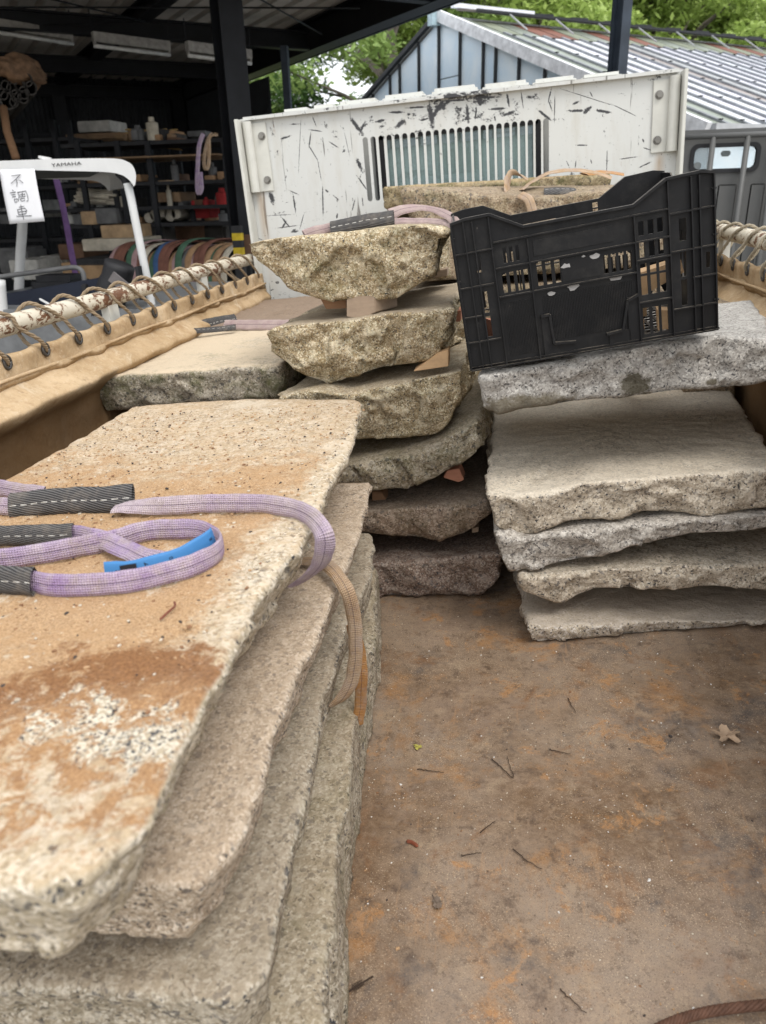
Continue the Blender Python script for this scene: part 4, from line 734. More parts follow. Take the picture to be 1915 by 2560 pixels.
# sling B: loop with blue tag
pB = [on(70, 1454), on(150, 1462), on(300, 1456), on(420, 1432), on(510, 1400), on(549, 1372), on(545, 1345), on(500, 1326), on(425, 1322), on(350, 1330), on(300, 1345), on(200, 1366), on(90, 1386), on(0, 1398), on(-100, 1410)]
pB2 = [on(175, 1336, .010), on(215, 1342, .012), on(265, 1352, .014), on(310, 1372, .012), on(360, 1392, .010), on(420, 1402, .008), on(480, 1395, .008)]
sB = sling('bright purple sling loop with a blue tag on the nearest slab', tuple(on(300, 1400, 0)), [
    ('strap', pB, [UP, UP, UP, UP, UP, UPs, UPs, UP, UP, UP, UP, UP, UP, UP, UP], .0235, .004, m_purp),
    ('strap', pB2, [(0, .3, 1), (0, .4, 1), (0, .9, .6), (.2, 1, .4), (.1, .8, .7), UP, UP], .023, .003, m_purp),
    ('sleeve', [on(-120, 1440, .013), on(-20, 1448, .014), on(40, 1452, .014), on(84, 1455, .014)], [(0, .4, 1)], .030, .011, m_slv),
    ('sleeve', [on(-120, 1345, .012), on(-20, 1340, .013), on(80, 1338, .013), on(185, 1335, .012)], [(0, .45, 1)], .026, .012, m_slv)])
tagp = [on(262, 1432, .006), on(330, 1426, .008), on(400, 1408, .011), on(470, 1384, .015), on(520, 1352, .020), on(532, 1338, .022)]
m_blue = simple('blue_tag', (.05, .19, .42), .5, 0, .12); m_ink = simple('black_ink', (.012, .012, .016), .6)
loc = tuple(on(300, 1400, 0)); bt = link('blue_tag', ribbon_mesh([np.array(p) - np.array(loc) for p in tagp], [(0, .35, 1)] * 6, .022, .0012), m_blue, sB, smooth=True); tag(bt, 'blue load tag with printed 25')
def text_mesh(s, size):
    cu = bpy.data.curves.new('txt', 'FONT'); cu.body = s; cu.size = size; cu.extrude = .0002; cu.align_x = 'CENTER'; cu.align_y = 'CENTER'
    o = bpy.data.objects.new('txt', cu); COL.objects.link(o); dg = bpy.context.evaluated_depsgraph_get(); me = bpy.data.meshes.new_from_object(o.evaluated_get(dg)); bpy.data.objects.remove(o); me.materials.clear(); return me
def on_tag(me, t, off=.0011, rot=0):
    # lay lettering on the tag: x along the tag, y up its width
    P = [np.array(p) for p in spline(tagp, 10)]; i = int(t * (len(P) - 2)); p = P[i]; d = P[i + 1] - P[i]; d /= np.linalg.norm(d); wd = np.array((0, .35, 1.)); wd -= d * wd.dot(d); wd /= np.linalg.norm(wd); nn = np.cross(d, wd)
    Mx = Matrix([[d[0], wd[0], nn[0], 0], [d[1], wd[1], nn[1], 0], [d[2], wd[2], nn[2], 0], [0, 0, 0, 1]]); q = p + nn * off - np.array(loc); Mx.translation = Vector(q); me.transform(Mx @ Matrix.Rotation(rot, 4, 'Z')); return me
link('tag_print', on_tag(text_mesh('25', .012), .33, rot=-math.pi / 2), m_ink, bt)
for t, s in ((.12, .010), (.50, .006), (.86, .007)):
    k = text_mesh('▬' if t > 1 else '0.8' if t == .50 else 'II', s); link('tag_print', on_tag(k, t, rot=-math.pi / 2), m_ink, bt)
mb = MB().box(-.009, .009, -.007, .007, 0, .0003); me = mb.mesh(); link('tag_print', on_tag(me, .2), m_ink, bt)
# beige strap hanging beside the near left stack
z3 = .378
def q2(u, v, z): return tz(u, v, z)
pc = [(-.40, .97, z3 + .006), q2(760, 1402, z3 + .006), q2(800, 1405, z3 + .012)]
hp = [(835, 1428, .395), (868, 1478, .375), (884, 1540, .335), (888, 1600, .295), (888, 1650, .26), (880, 1700, .225), (856, 1742, .195), (830, 1760, .18)]
for u, v, z in hp: pc.append(tz(u, v, z))
sling('beige strap hanging over the edge of the slab below the sandy one', (-.25, 1.0, .2), [
    ('strap', pc, [(0, 1, .1), (0, 1, .1), (.1, 1, .2), (.5, .8, .2), (.85, .4, .1), (1, .2, 0), (1, .1, 0), (1, .1, 0), (1, .2, 0), (.8, .3, 0), (.7, .3, .3)], .020, .006, m_tan),
    ('orange_end', [tz(880, 1560, .30), tz(898, 1630, .24), tz(903, 1700, .19), tz(901, 1760, .14), tz(895, 1812, .10)], [(1, .3, 0), (1, .25, 0), (1, .2, 0), (.8, .2, 0), (.5, .3, 0)], .018, .003, m_or)])
# sling on the central top slab
def c1(u, v, y): return ty(u, v, y)
sling('pinkish sling with a grey sleeve lying on the top of the central stack', tuple(ty(900, 560, 1.62)), [
    ('strap', [ty(760, 588, 1.57), ty(800, 575, 1.60), ty(840, 566, 1.62)], [(0, .5, 1)], .020, .004, m_pink),
    ('sleeve', [ty(828, 571, 1.60), ty(880, 560, 1.60), ty(930, 551, 1.60), ty(985, 542, 1.60)], [(0, .5, 1)], .030, .012, m_slv),
    ('strap', [ty(975, 535, 1.62), ty(1010, 523, 1.64), ty(1050, 519, 1.66), ty(1095, 527, 1.66), ty(1130, 546, 1.62), ty(1148, 566, 1.58)], [(0, .6, 1), (0, .8, .7), (0, .9, .5), (0, .9, .5), (.3, .9, .4), (.6, .8, .2)], .022, .004, m_pink),
    ('strap', [ty(960, 553, 1.60), ty(1010, 552, 1.62), ty(1080, 553, 1.64), ty(1120, 558, 1.62), ty(1142, 568, 1.58)], [(0, .9, .5)], .020, .004, m_pink)])
# sling on the dusty slab on the left
yl = lambda u, v: tz(u, v, .553)
sling('dusty pinkish sling with a frayed grey sleeve on the moss edged slab', tuple(yl(480, 815)), [
    ('strap', [yl(391, 853), yl(400, 840), yl(420, 828), yl(450, 820), yl(475, 817)], [(0, .5, 1), (0, .5, 1), (0, .6, .8), (0, .6, .8), (0, .6, .8)], .030, .004, m_pink),
    ('sleeve', [yl(468, 820), yl(500, 815), yl(540, 806), yl(590, 797)], [(0, .6, .8)], .034, .010, m_slv),
    ('sleeve', [yl(480, 828), yl(530, 824), yl(590, 818)], [(0, .8, .5)], .024, .008, m_slv),
    ('strap', [yl(560, 812), yl(610, 812), yl(660, 812), yl(720, 812)], [(0, .7, .7)], .034, .004, m_pink)])
# tan hoops on the long slabs behind the crate
yy = 2.42
sling('tan strap hoop standing on the long slabs behind the crate', tuple(ty(1400, 500, 2.4)), [
    ('strap', [ty(1270, 490, 2.35), ty(1268, 460, 2.40), ty(1278, 438, 2.45), ty(1300, 438, 2.5), ty(1320, 450, 2.5)], [(.3, 1, 0)], .035, .004, m_tan),
    ('strap', [ty(1300, 478, 2.38), ty(1330, 455, 2.40), ty(1375, 432, 2.42), ty(1430, 425, 2.44), ty(1490, 432, 2.44), ty(1530, 445, 2.44)], [(.1, 1, .2)], .045, .004, m_tan),
    ('strap', [ty(1460, 436, 2.5), ty(1510, 430, 2.55), ty(1560, 436, 2.55)], [(.1, 1, .2)], .04, .004, m_or),
    ('strap', [ty(1300, 486, 2.30), ty(1322, 500, 2.28), ty(1332, 535, 2.27), ty(1333, 580, 2.27)], [(1, 0, .2)], .026, .004, m_tan),
    ('sleeve', [ty(1360, 480, 2.34), ty(1400, 478, 2.34), ty(1450, 480, 2.36)], [(0, 1, .3)], .05, .014, m_slv)])
# ------------------------------------------------------------------ litter on bed and slab
def pebbles(name, label, n, pos, smin, smax, cols, seed):
    rg = np.random.RandomState(seed); ico = [(0, 0, 1), (.89, 0, .45), (.28, .85, .45), (-.72, .53, .45), (-.72, -.53, .45), (.28, -.85, .45), (.72, .53, -.45), (-.28, .85, -.45), (-.89, 0, -.45), (-.28, -.85, -.45), (.72, -.53, -.45), (0, 0, -1)]
    fc = [(0, 1, 2), (0, 2, 3), (0, 3, 4), (0, 4, 5), (0, 5, 1), (1, 6, 2), (2, 7, 3), (3, 8, 4), (4, 9, 5), (5, 10, 1), (2, 6, 7), (3, 7, 8), (4, 8, 9), (5, 9, 10), (1, 10, 6), (6, 11, 7), (7, 11, 8), (8, 11, 9), (9, 11, 10), (10, 11, 6)]
    ico = np.array(ico); V = []; Fs = []; mi = []
    for i in range(n):
        p = pos(rg); s = smin * (smax / smin) ** (rg.rand() ** 3); a = rg.rand() * 6.28; R = np.array([[math.cos(a), -math.sin(a), 0], [math.sin(a), math.cos(a), 0], [0, 0, 1]])
        v = (ico * (s * (.6 + .5 * rg.rand(12, 1))) * np.array([1.2, .8, .6])) @ R.T + p + np.array([0, 0, s * .3]); V.append(v); b0 = i * 12
        Fs += [tuple(q + b0 for q in t_) for t_ in fc]; mi += [rg.randint(len(cols))] * 20
    me = bpy.data.meshes.new(name); me.from_pydata([tuple(p) for p in np.vstack(V)], [], Fs)
    for c in cols: me.materials.append(c)
    me.polygons.foreach_set('material_index', mi); o = link(name, me, None, truck=True); return tag(o, label, 'gravel', kind='stuff')
def flat(name, c): n = N(name, .9, 0, .2); return n.fin(n.mix(n.noise(300), tuple(x * .7 for x in c), tuple(min(1, x * 1.2) for x in c)))
pc_ = [flat('grain_pale', (.55, .48, .38)), flat('grain_tan', (.42, .27, .15)), flat('grain_dark', (.06, .05, .045)), flat('grain_white', (.7, .68, .64)), flat('grain_brown', (.24, .13, .07))]
def bedpos(rg):
    while 1:
        p = np.array([rg.uniform(-.28, .56), rg.uniform(.35, 1.5) ** 1.0, 0.])
        cl = perlin(np.array([[p[0] * 6, p[1] * 6, 1.]]))[0]
        if rg.rand() < .35 + 1.2 * max(0, cl): return p
pebbles('grit', 'sand grains and small stones scattered on the rusty bed', 4200, bedpos, .0005, .0019, pc_[:2] + pc_[:2] + pc_, 3)
def bedbig(rg): return np.array([rg.uniform(-.25, .55), rg.uniform(.42, 1.33), 0.])
pebbles('grit', 'larger stone crumbs scattered on the rusty bed', 60, bedbig, .0015, .0042, pc_, 5)
def l1pos(rg): 
    return np.array([rg.uniform(-.77, -.27), rg.uniform(.45, 1.40), ZT - .0025])
pebbles('grit', 'sand and stone crumbs on top of the nearest slab', 9000, l1pos, .0005, .0030, [pc_[1], pc_[1], pc_[0], pc_[4], pc_[1], pc_[2]], 7)
m_twig = simple('dark_twig', (.05, .032, .022), .9); m_leafd = simple('dry_leaf', (.36, .255, .17), .85, sc=60); m_leafy = simple('yellow_leaf', (.38, .34, .08), .7)
TWG = [([(1043, 1922), (1075, 1927), (1108, 1930)], 'lone thin twig left of the forked one on the bed'), ([(1230, 1896), (1255, 1920), (1283, 1944), (1275, 1915), (1268, 1890)], 'forked dark twig in the middle of the bed'), ([(1370, 1873), (1395, 1878), (1425, 1885)], 'short twig below the dry leaf level, centre of the bed'), ([(1283, 2121), (1315, 2150), (1355, 2174)], 'curved dark twig right of a white chip on the bed'), ([(1200, 2080), (1218, 2068), (1238, 2052)], 'small bent twig near the bed centre'), ([(1152, 2140), (1175, 2135), (1203, 2131)], 'pale brown straight twig on the bed'), ([(1400, 2472), (1430, 2500), (1470, 2535)], 'thin twig near the wire rope'), ([(1420, 1745), (1430, 1765), (1440, 1780)], 'tiny twig high on the bare bed')]
for pts, lab in TWG:
    P = [tz(u, v, .003) for u, v in pts]; P = spline(P, 6); P = [p + np.array([rng.normal() * .0007, rng.normal() * .0007, 0]) for p in P]; o = MB().tube(P, [.0009 - .0005 * i / len(P) for i in range(len(P))], 6).build('twig', m_twig, truck=True); tag(o, lab, 'twig', 'twigs on the bed')
P = [tz(u, v, .004) for u, v in [(852, 2492), (880, 2474), (905, 2458), (933, 2441)]]
tw = empty('dead_fern_tip', tuple(P[0]), 'brown feathery conifer tip lying by the near left stack', 'plant debris', truck=True)
mb = MB().tube([p - P[0] for p in spline(P, 6)], .0012, 5); 
sp = spline(P, 8)
for i, p in enumerate(sp[8:-9]):
    for s in (-1, 1):
        d = sp[min(i + 9, len(sp) - 1)] - p + 1e-6; d /= np.linalg.norm(d) + 1e-9; q = np.array([-d[1], d[0], 0]) * s * .004 * (1.2 - i / len(sp)) + d * .004; mb.tube([p - P[0], p - P[0] + q + (0, 0, .001)], .0004, 4)
mb.build('needle_spray', m_twig, tw)
def leaf(label, u, v, size, mat, rot, curl=.5, z=.003, lobes=5, cat='leaf', name='dry_leaf', seed=1):
    c = tz(u, v, z); mb = MB(); rr = random.Random(seed); n = 40; ring = []; 
    for i in range(n):
        a = 2 * math.pi * i / n; r = size * (.55 + .45 * abs(math.cos(a * lobes / 2)) ** 1.3) * rr.uniform(.80, 1.10); ring.append((r, a + rot))
    vs = [(c[0], c[1], c[2])]
    for k in (.5, 1):
        for r, a in ring: vs.append((c[0] + r * k * math.cos(a), c[1] + r * k * math.sin(a), c[2] + curl * size * (k ** 2) * (.5 + .5 * math.sin(a * 4 + seed)) * .35 + rr.uniform(0, .10) * size))
    fs = [(0, 1 + i, 1 + (i + 1) % n) for i in range(n)] + [(1 + i, 1 + n + i, 1 + n + (i + 1) % n, 1 + (i + 1) % n) for i in range(n)]
    mb.add(vs, fs); mb.tube([(c[0], c[1], c[2] + .001), (c[0] + size * 1.3 * math.cos(rot + .3), c[1] + size * 1.3 * math.sin(rot + .3), c[2] + .002)], .0008, 5)
    o = mb.build(name, mat, truck=True, smooth=True); return tag(o, label, cat)
leaf('crumpled pale brown dry leaf on the right of the rusty bed', 1815, 1840, .023, m_leafd, .4, .8, .006, 5, seed=2)
leaf('small yellow leaf on the bed near the hanging beige strap', 1045, 1868, .0075, m_leafy, 2.4, .4, .003, 3, name='small_leaf', seed=5)
leaf('folded grey brown leaf fragment on the lower left of the bed', 1093, 2258, .010, simple('grey_leaf', (.16, .12, .09)), 1.9, .5, .003, 2, name='small_leaf', seed=7)
P = [tz(u, v, .003) for u, v in [(1016, 2103), (1030, 2106), (1045, 2116)]]; tag(MB().tube(spline(P, 5), [.001] + [.0028] * 9 + [.001], 6).build('dead_catkin', simple('red_brown', (.2, .06, .03)), truck=True), 'curled red brown catkin on the bed', 'plant debris')
P = [tz(u, v, .505) for u, v in [(401, 1548), (415, 1535), (420, 1530), (437, 1515), (436, 1505)]]; tag(MB().tube(spline(P, 5), .0011, 6).build('twig', simple('red_twig', (.16, .05, .03)), truck=True), 'reddish root fibre on the sandy slab below the slings', 'twig')
# rusty wire rope in the corner
P = spline([tz(1610, 2590, .012), tz(1690, 2552, .012), tz(1780, 2528, .012), tz(1915, 2512, .012), tz(2060, 2510, .012)], 40); mb = MB()
for s in range(6):
    q = []
    for j, p in enumerate(P):
        t = P[min(j + 1, len(P) - 1)] - P[max(j - 1, 0)]; t /= np.linalg.norm(t); a = np.cross(t, (0, 0, 1.)); bb = np.cross(a, t); ph = j * .22 + s * math.pi / 3; q.append(p + .0034 * (math.cos(ph) * a + math.sin(ph) * bb))
    mb.tube(q, .0023, 8)
tag(mb.build('wire_rope', simple('rusty_wire', (.11, .055, .035), .7, .2, .3, 90), truck=True, smooth=True), 'rusty brown wire rope crossing the near right corner of the bed', 'wire rope')
# ------------------------------------------------------------------ open steel shed
m_stl = simple('black_painted_steel', (.012, .013, .016), .5, .2, .3, 5); m_stl2 = simple('blue_black_steel', (.035, .045, .06), .5, .2, .3, 5)
m_sheet = simple('grey_roof_sheet', (.62, .58, .54), .6, 0, .12, 3); m_wallc = simple('dark_corrugated_wall', (.035, .038, .042), .7, 0, .2, 4)
shed = empty('steel_shed', tuple(ab(9, 2, GZ)), 'open black steel shed with a corrugated roof and dark back wall', 'shed')
SO = ab(9, 2, GZ)
def sp(mb, name, mat, par=None, **k):
    mb.v = [tuple(np.array(p) - SO) for p in mb.v]; return mb.build(name, mat, par or shed, **k)
def bb(a0, b0, z0, a1, b1, z1, wx, wz): return MB().bar(ab(a0, b0, z0), ab(a1, b1, z1), wx, wz)
def ibeam(P0, P1, h, w_, t=.02):
    mb = MB(); P0, P1 = np.array(P0), np.array(P1); up = np.array([0, 0, 1.])
    mb.bar(P0 + up * h / 2, P1 + up * h / 2, w_, t).bar(P0 - up * h / 2, P1 - up * h / 2, w_, t).bar(P0, P1, t * .8, h - t); return mb
BZ = 2.57; EB = 4.6
for a in (4.5, 6.9, 9.5, 12.1, 14.7):
    sp(ibeam(ab(a, -6, BZ - .02), ab(a, EB - .1, BZ - .02), .17, .12), 'purlin_beam', m_stl)
for b in (-4.5, -1, 2.56): sp(ibeam(ab(4.4, b, BZ + .12), ab(14.8, b, BZ + .12), .14, .16), 'rafter', m_stl)
sp(ibeam(ab(4.4, EB, BZ + .04), ab(14.9, EB, BZ + .04), .30, .2), 'gable_beam', m_stl)
sp(MB().bar(ab(4.3, EB + .14, BZ + .06), ab(15.0, EB + .14, BZ + .06), .03, .36), 'fascia_board', m_stl)
def hpost(a, b, z1, w_, mat, name='post'):
    mb = MB(); t = .02; c = ab(a, b, 0)
    for s in (-1, 1): mb.bar(c + BD * 0 + AD * s * w_ / 2 + (0, 0, GZ), c + AD * s * w_ / 2 + (0, 0, z1), t, w_, up=BD) if 0 else mb.obox(c + AD * (s * w_ / 2 - t / 2) - BD * w_ / 2 + (0, 0, GZ), AD * t, BD * w_, np.array([0, 0, z1 - GZ]))
    mb.obox(c - AD * (w_ / 2) - BD * t / 2 + (0, 0, GZ), AD * w_, BD * t, np.array([0, 0, z1 - GZ])); return sp(mb, name, mat)
hpost(6.9, 2.56, BZ - .09, .20, m_stl); hpost(4.5, EB - .08, BZ - .2, .085, m_stl2)
pf = gy(718, 230, 8.9); sp(MB().box(pf[0] - .035, pf[0] + .035, 8.86, 8.94, GZ, 2.3), 'post', m_stl2)
for a in (14.7,):
    for b in (-4.5, -1, 2.45, 4.4): hpost(a, b, BZ - .1, .2, m_stl)
# folded roof sheet, ribs along A
vs = []; fs = []; nb = 0; b = -6.5
prof_ = []
while b < EB + .1: prof_ += [(b, 0), (b + .15, 0), (b + .175, .07), (b + .215, .07)]; b += .24
zr = BZ + .20
for a in (4.35, 15.1):
    for q, z in prof_: vs.append(tuple(ab(a, q, zr + z)))
n = len(prof_); fs = [(i, i + 1, n + i + 1, n + i) for i in range(n - 1)]
mb = MB(); mb.add(vs, fs); rs = sp(mb, 'roof_sheet', m_sheet); sd_ = rs.modifiers.new('t', 'SOLIDIFY'); sd_.thickness = .004
# pale caulk lines at each fold
mb = MB(); b = -6.5
while b < EB + .1: mb.bar(ab(4.4, b + .0, zr - .004), ab(15., b, zr - .004), .014, .006); b += .24
sp(mb, 'sheet_seam', simple('pale_seam', (.5, .49, .46), .6), rs)
# back wall corrugated + side panel
def corr(A0, A1, z0, z1, pitch=.075, d=.018):
    A0, A1 = np.array(A0, float), np.array(A1, float); L = np.linalg.norm(A1 - A0); e = (A1 - A0) / L; nn = np.array([-e[1], e[0], 0]); m = int(L / pitch * 4); mb = MB()
    P = [A0 + e * L * i / m + nn * d * (0, 1, 1, 0)[i % 4] for i in range(m + 1)]
    mb.add([tuple(p + (0, 0, z0)) for p in P] + [tuple(p + (0, 0, z1)) for p in P], [(i, i + 1, m + 2 + i, m + 1 + i) for i in range(m)]); return mb
w1 = sp(corr(ab(14.95, -7.5, 0), ab(14.95, EB + .2, 0), GZ, 2.86), 'back_wall', m_wallc)
pA_, pB_ = gy(560, 260, 9.6), gy(732, 250, 9.3); z_ = gy(640, 240, 9.5)[2]
sp(corr(ab(14.9, EB - .05, 0), ab(10.9, EB - .05, 0), GZ, 2.36), 'side_wall', m_wallc); sp(corr(ab(14.9, EB - .02, 0), ab(12.6, EB - .02, 0), 1.9, 2.7), 'side_wall', m_wallc)
w2 = sp(corr(ab(14.9, -6.4, 0), ab(5.2, -6.4, 0), GZ, 2.45), 'side_wall', m_wallc)
for z in (.3, 1.1, 1.9): sp(MB().bar(ab(14.88, -6.3, z), ab(14.88, EB, z), .05, .08), 'wall_rail', m_stl)

# tie rods
for (a0, b0, a1, b1) in ((6.75, -1, 8.95, 2.45), (8.95, 2.45, 11.1, -1), (6.9, 2.45, 8.9, 4.4), (8.95, -1, 6.75, 2.45)): sp(MB().tube([ab(a0, b0, BZ - .05), ab(a1, b1, BZ - .05)], .008, 6), 'tie_rod', m_stl)
sp(MB().tube([gy(0, 18, 7.4), gy(900, 20, 8.2)], .008, 6), 'tie_rod', m_stl)
# fluorescent fixtures (unlit)
m_fix = simple('dusty_white_fixture', (.33, .315, .295), .6, 0, .3, 20); m_tube = simple('glass_tube_white', (.68, .68, .66), .3)
for i, ((u0, v0), (u1, v1), lab) in enumerate([((-40, 60), (182, 95), 'leftmost unlit fluorescent batten under the shed roof, cut by the frame'), ((232, 98), (424, 122), 'middle unlit fluorescent batten under the shed roof'), ((467, 122), (627, 143), 'rightmost unlit fluorescent batten, crossed by the black post')]):
    a = np.array(gy(u0, v0, 8.05)); b_ = np.array(gy(u1, v1, 8.6)); b_ = a + (b_ - a); c = (a + b_) / 2
    e = empty('fluorescent_light', tuple(c), lab, 'ceiling light', 'fluorescent battens under the shed roof')
    l0, l1 = a - c, b_ - c; dz = np.array([0, 0, .055]); MB().bar(l0 + dz * .4, l1 + dz * .4, .07, .085).build('housing', m_fix, e, bevel=.004)
    MB().tube([l0 - dz, l1 - dz], .018, 10).build('tube', m_tube, e, smooth=True); MB().bar(l0 - dz * .4 - dz * .2, l0 * .97 + l1 * .03 - dz * .6, .03, .05).bar(l1 - dz * .6, l1 * .97 + l0 * .03 - dz * .6, .03, .05).build('end_socket', m_fix, e)
    e2 = MB().tube([l0 + (0, 0, .08), l0 + (0, 0, .25)], .006, 5).tube([l1 + (0, 0, .08), l1 + (0, 0, .25)], .006, 5).build('hanger', m_stl, e); tag(e2, kind='stuff')
# things stored in the shed ------------------------------------------------------------
M_ = {k: simple('store_' + k, c, .8, 0, .3, 10) for k, c in dict(card=(.34, .22, .12), card2=(.42, .29, .17), board=(.26, .17, .10), white=(.45, .44, .41), straw=(.42, .29, .12), dark=(.03, .03, .032), dark2=(.06, .055, .05), grey=(.14, .14, .14), red=(.35, .03, .03), brown=(.14, .08, .05), pink=(.4, .26, .26), green=(.07, .14, .09), rust=(.19, .085, .06), tan=(.36, .22, .12), blue=(.05, .11, .24), yellow=(.55, .40, .03), cream=(.5, .45, .36), purple=(.13, .07, .18)).items()}
def gbox(name, u0, v0, u1, v1, y, dep, mat, label, cat, group=None, bev=.006, rz=0):
    p = gy(u0, v1, y); q = gy(u1, v0, y); return tag(MB().box(p[0], q[0], y, y + dep, min(p[2], q[2]), max(p[2], q[2])).build(name, M_[mat], bevel=bev), label, cat, group)
# racks
def rack(label, us, vtop, vbot, y, dep, shelves, ushelf):
    e = empty('storage_rack', tuple(gy(us[0], vbot, y)), label, 'rack', 'storage racks in the shed'); o = np.array(gy(us[0], vbot, y))
    for u in us:
        p = gy(u, vtop, y) - o
        for dy in (0, dep): MB().box(p[0] - .025, p[0] + .025, dy - .02, dy + .02, GZ - o[2], p[2]).build('upright', m_stl, e)
    for v in shelves:
        a, b_ = gy(ushelf[0], v, y) - o, gy(ushelf[1], v, y) - o; MB().box(a[0], b_[0], -.0, dep, (a[2] + b_[2]) / 2 - .02, (a[2] + b_[2]) / 2 + .012).build('shelf', M_['dark'], e)
rack('dark steel storage rack in the middle of the shed, loaded with rope and boxes', (192, 292, 368, 560), 352, 720, 7.4, .7, (356, 458, 520, 562), (150, 575))
rack('tall dark rack at the left behind the cart roof', (60, 130, 170), 300, 720, 7.9, .6, (350, 470, 530, 600), (-40, 175))
IT = [('plank', 150, 383, 545, 402, 7.25, .9, 'board', 'long pale plank lying on the top of the storage rack', 'plank'),
 ('plank', 165, 330, 300, 350, 8.3, .4, 'board', 'short thick board under the long white carton high in the shed', 'plank'),
 ('carton', 196, 300, 272, 331, 8.25, .4, 'white', 'long dirty white carton high on the upper shelf', 'box'),
 ('carton', 290, 330, 328, 347, 8.2, .3, 'card', 'small carton left of the straw bundle', 'box'),
 ('bracket_box', 468, 326, 512, 342, 8.0, .2, 'grey', 'small steel bracket frame beside the hanging purple sling', 'frame'),
 ('carton', 205, 528, 240, 562, 7.35, .4, 'card2', 'open brown carton on the middle shelf', 'box'), ('carton', 242, 520, 288, 560, 7.32, .4, 'grey', 'grey paper sack on the middle shelf', 'sack'),
 ('carton', 255, 562, 330, 598, 7.0, .4, 'card2', 'flat pale carton above the plank bench', 'box'), ('carton', 208, 596, 345, 628, 6.8, .5, 'cream', 'long cream box above the trestle in the shed', 'box'),
 ('carton', 160, 655, 280, 705, 6.4, .5, 'card', 'large brown carton behind the cart seat', 'box'), ('carton', 150, 610, 205, 650, 7.1, .5, 'brown', 'dark brown carton left of the cream box', 'box'),
 ('crate_box', 168, 535, 205, 566, 7.5, .4, 'grey', 'grey bin on the left part of the rack', 'bin'), ('carton', 388, 480, 450, 506, 7.6, .4, 'board', 'wood box on the right rack shelf', 'box'),
 ('carton', 395, 450, 432, 462, 7.5, .3, 'card2', 'thin pale board stack on the right rack', 'boards'), ('red_can', 482, 500, 520, 546, 7.7, .3, 'red', 'dark red fuel can on the rack beside the post', 'can'),
 ('carton', 360, 568, 410, 610, 7.9, .4, 'grey', 'grey box low in the rack behind the draped slings', 'box'), ('board_panel', 596, 586, 634, 640, 5.8, .03, 'brown', 'brown board leaning beside the black post', 'board'),
 ('carton', 0, 520, 30, 560, 7.9, .4, 'grey', 'grey box at the far left rack', 'box'), ('carton', 70, 500, 96, 545, 7.9, .4, 'white', 'white tin on the far left rack', 'tin'), ('carton', 30, 650, 90, 700, 6.6, .4, 'white', 'white crate low behind the cart seat', 'crate'),
 ('carton', 440, 562, 500, 598, 7.9, .4, 'brown', 'dark brown carton low on the right rack', 'box'), ('carton', 300, 436, 350, 455, 7.45, .4, 'tan', 'tan rope bale on the rack shelf', 'rope bale')]
for it in IT: gbox(*it[:8], it[8], it[9], None)
g_ = random.Random(21)
for i in range(58):
    vv = g_.choice([352, 456, 518, 560]); uu = g_.uniform(155, 560) if vv != 352 else g_.uniform(300, 480); ww = g_.uniform(9, 24); hh = g_.uniform(9, 30)
    mt_ = g_.choice(['card', 'brown', 'grey', 'board', 'dark', 'cream', 'grey', 'tan', 'dark2']); cn = {'card': 'cardboard coloured', 'board': 'wood coloured', 'dark2': 'blackish', 'dark': 'black'}.get(mt_, mt_); wh = {352: 'top', 456: 'upper', 518: 'middle', 560: 'lower'}[vv] + ' shelf, ' + ('left part' if uu < 270 else 'behind the cart post' if uu < 350 else 'middle part' if uu < 430 else 'right part near the black post')
    szn = ('tall' if hh > 22 else 'low' if hh < 15 else 'small') + (' wide' if ww > 17 else ' narrow')
    if i % 3: gbox('small_carton', uu, vv - hh, uu + ww, vv - 1, g_.uniform(7.45, 7.9), .25, mt_, '%s %s carton on the %s' % (szn, cn, wh), 'box', 'small cartons crowding the rack shelves')
    else:
        p = gy(uu, vv - 1, g_.uniform(7.5, 7.8)); h_ = g_.uniform(.08, .2); r_ = g_.uniform(.025, .06); o = MB().tube([p, p + np.array([0, 0, h_ * .75]), p + np.array([0, 0, h_ * .8]), p + np.array([0, 0, h_])], [r_, r_, r_ * .5, r_ * .45], 12).build('canister', M_[('white', 'grey', 'cream', 'red', 'dark', 'grey')[i // 3 % 6]]); tag(o, '%s %s canister on the %s' % ('very tall' if h_ > .175 else 'tall' if h_ > .14 else 'short', ('white', 'grey', 'cream', 'red', 'black', 'grey')[i // 3 % 6], wh), 'canister', 'canisters crowding the rack shelves')
for i, (u0, u1, v0, v1, y, mt, lb) in enumerate([(0, 60, 620, 690, 7.2, 'grey', 'grey tub on the floor behind the cart, far left'), (100, 160, 640, 700, 7.3, 'white', 'white plastic tub on the floor behind the cart'), (395, 470, 540, 600, 8.2, 'brown', 'brown sack behind the draped slings'), (500, 560, 560, 620, 8.0, 'dark2', 'dark drum low beside the black post')]): gbox('tub', u0, v0, u1, v1, y, .4, mt, lb, 'tub', bev=.03)
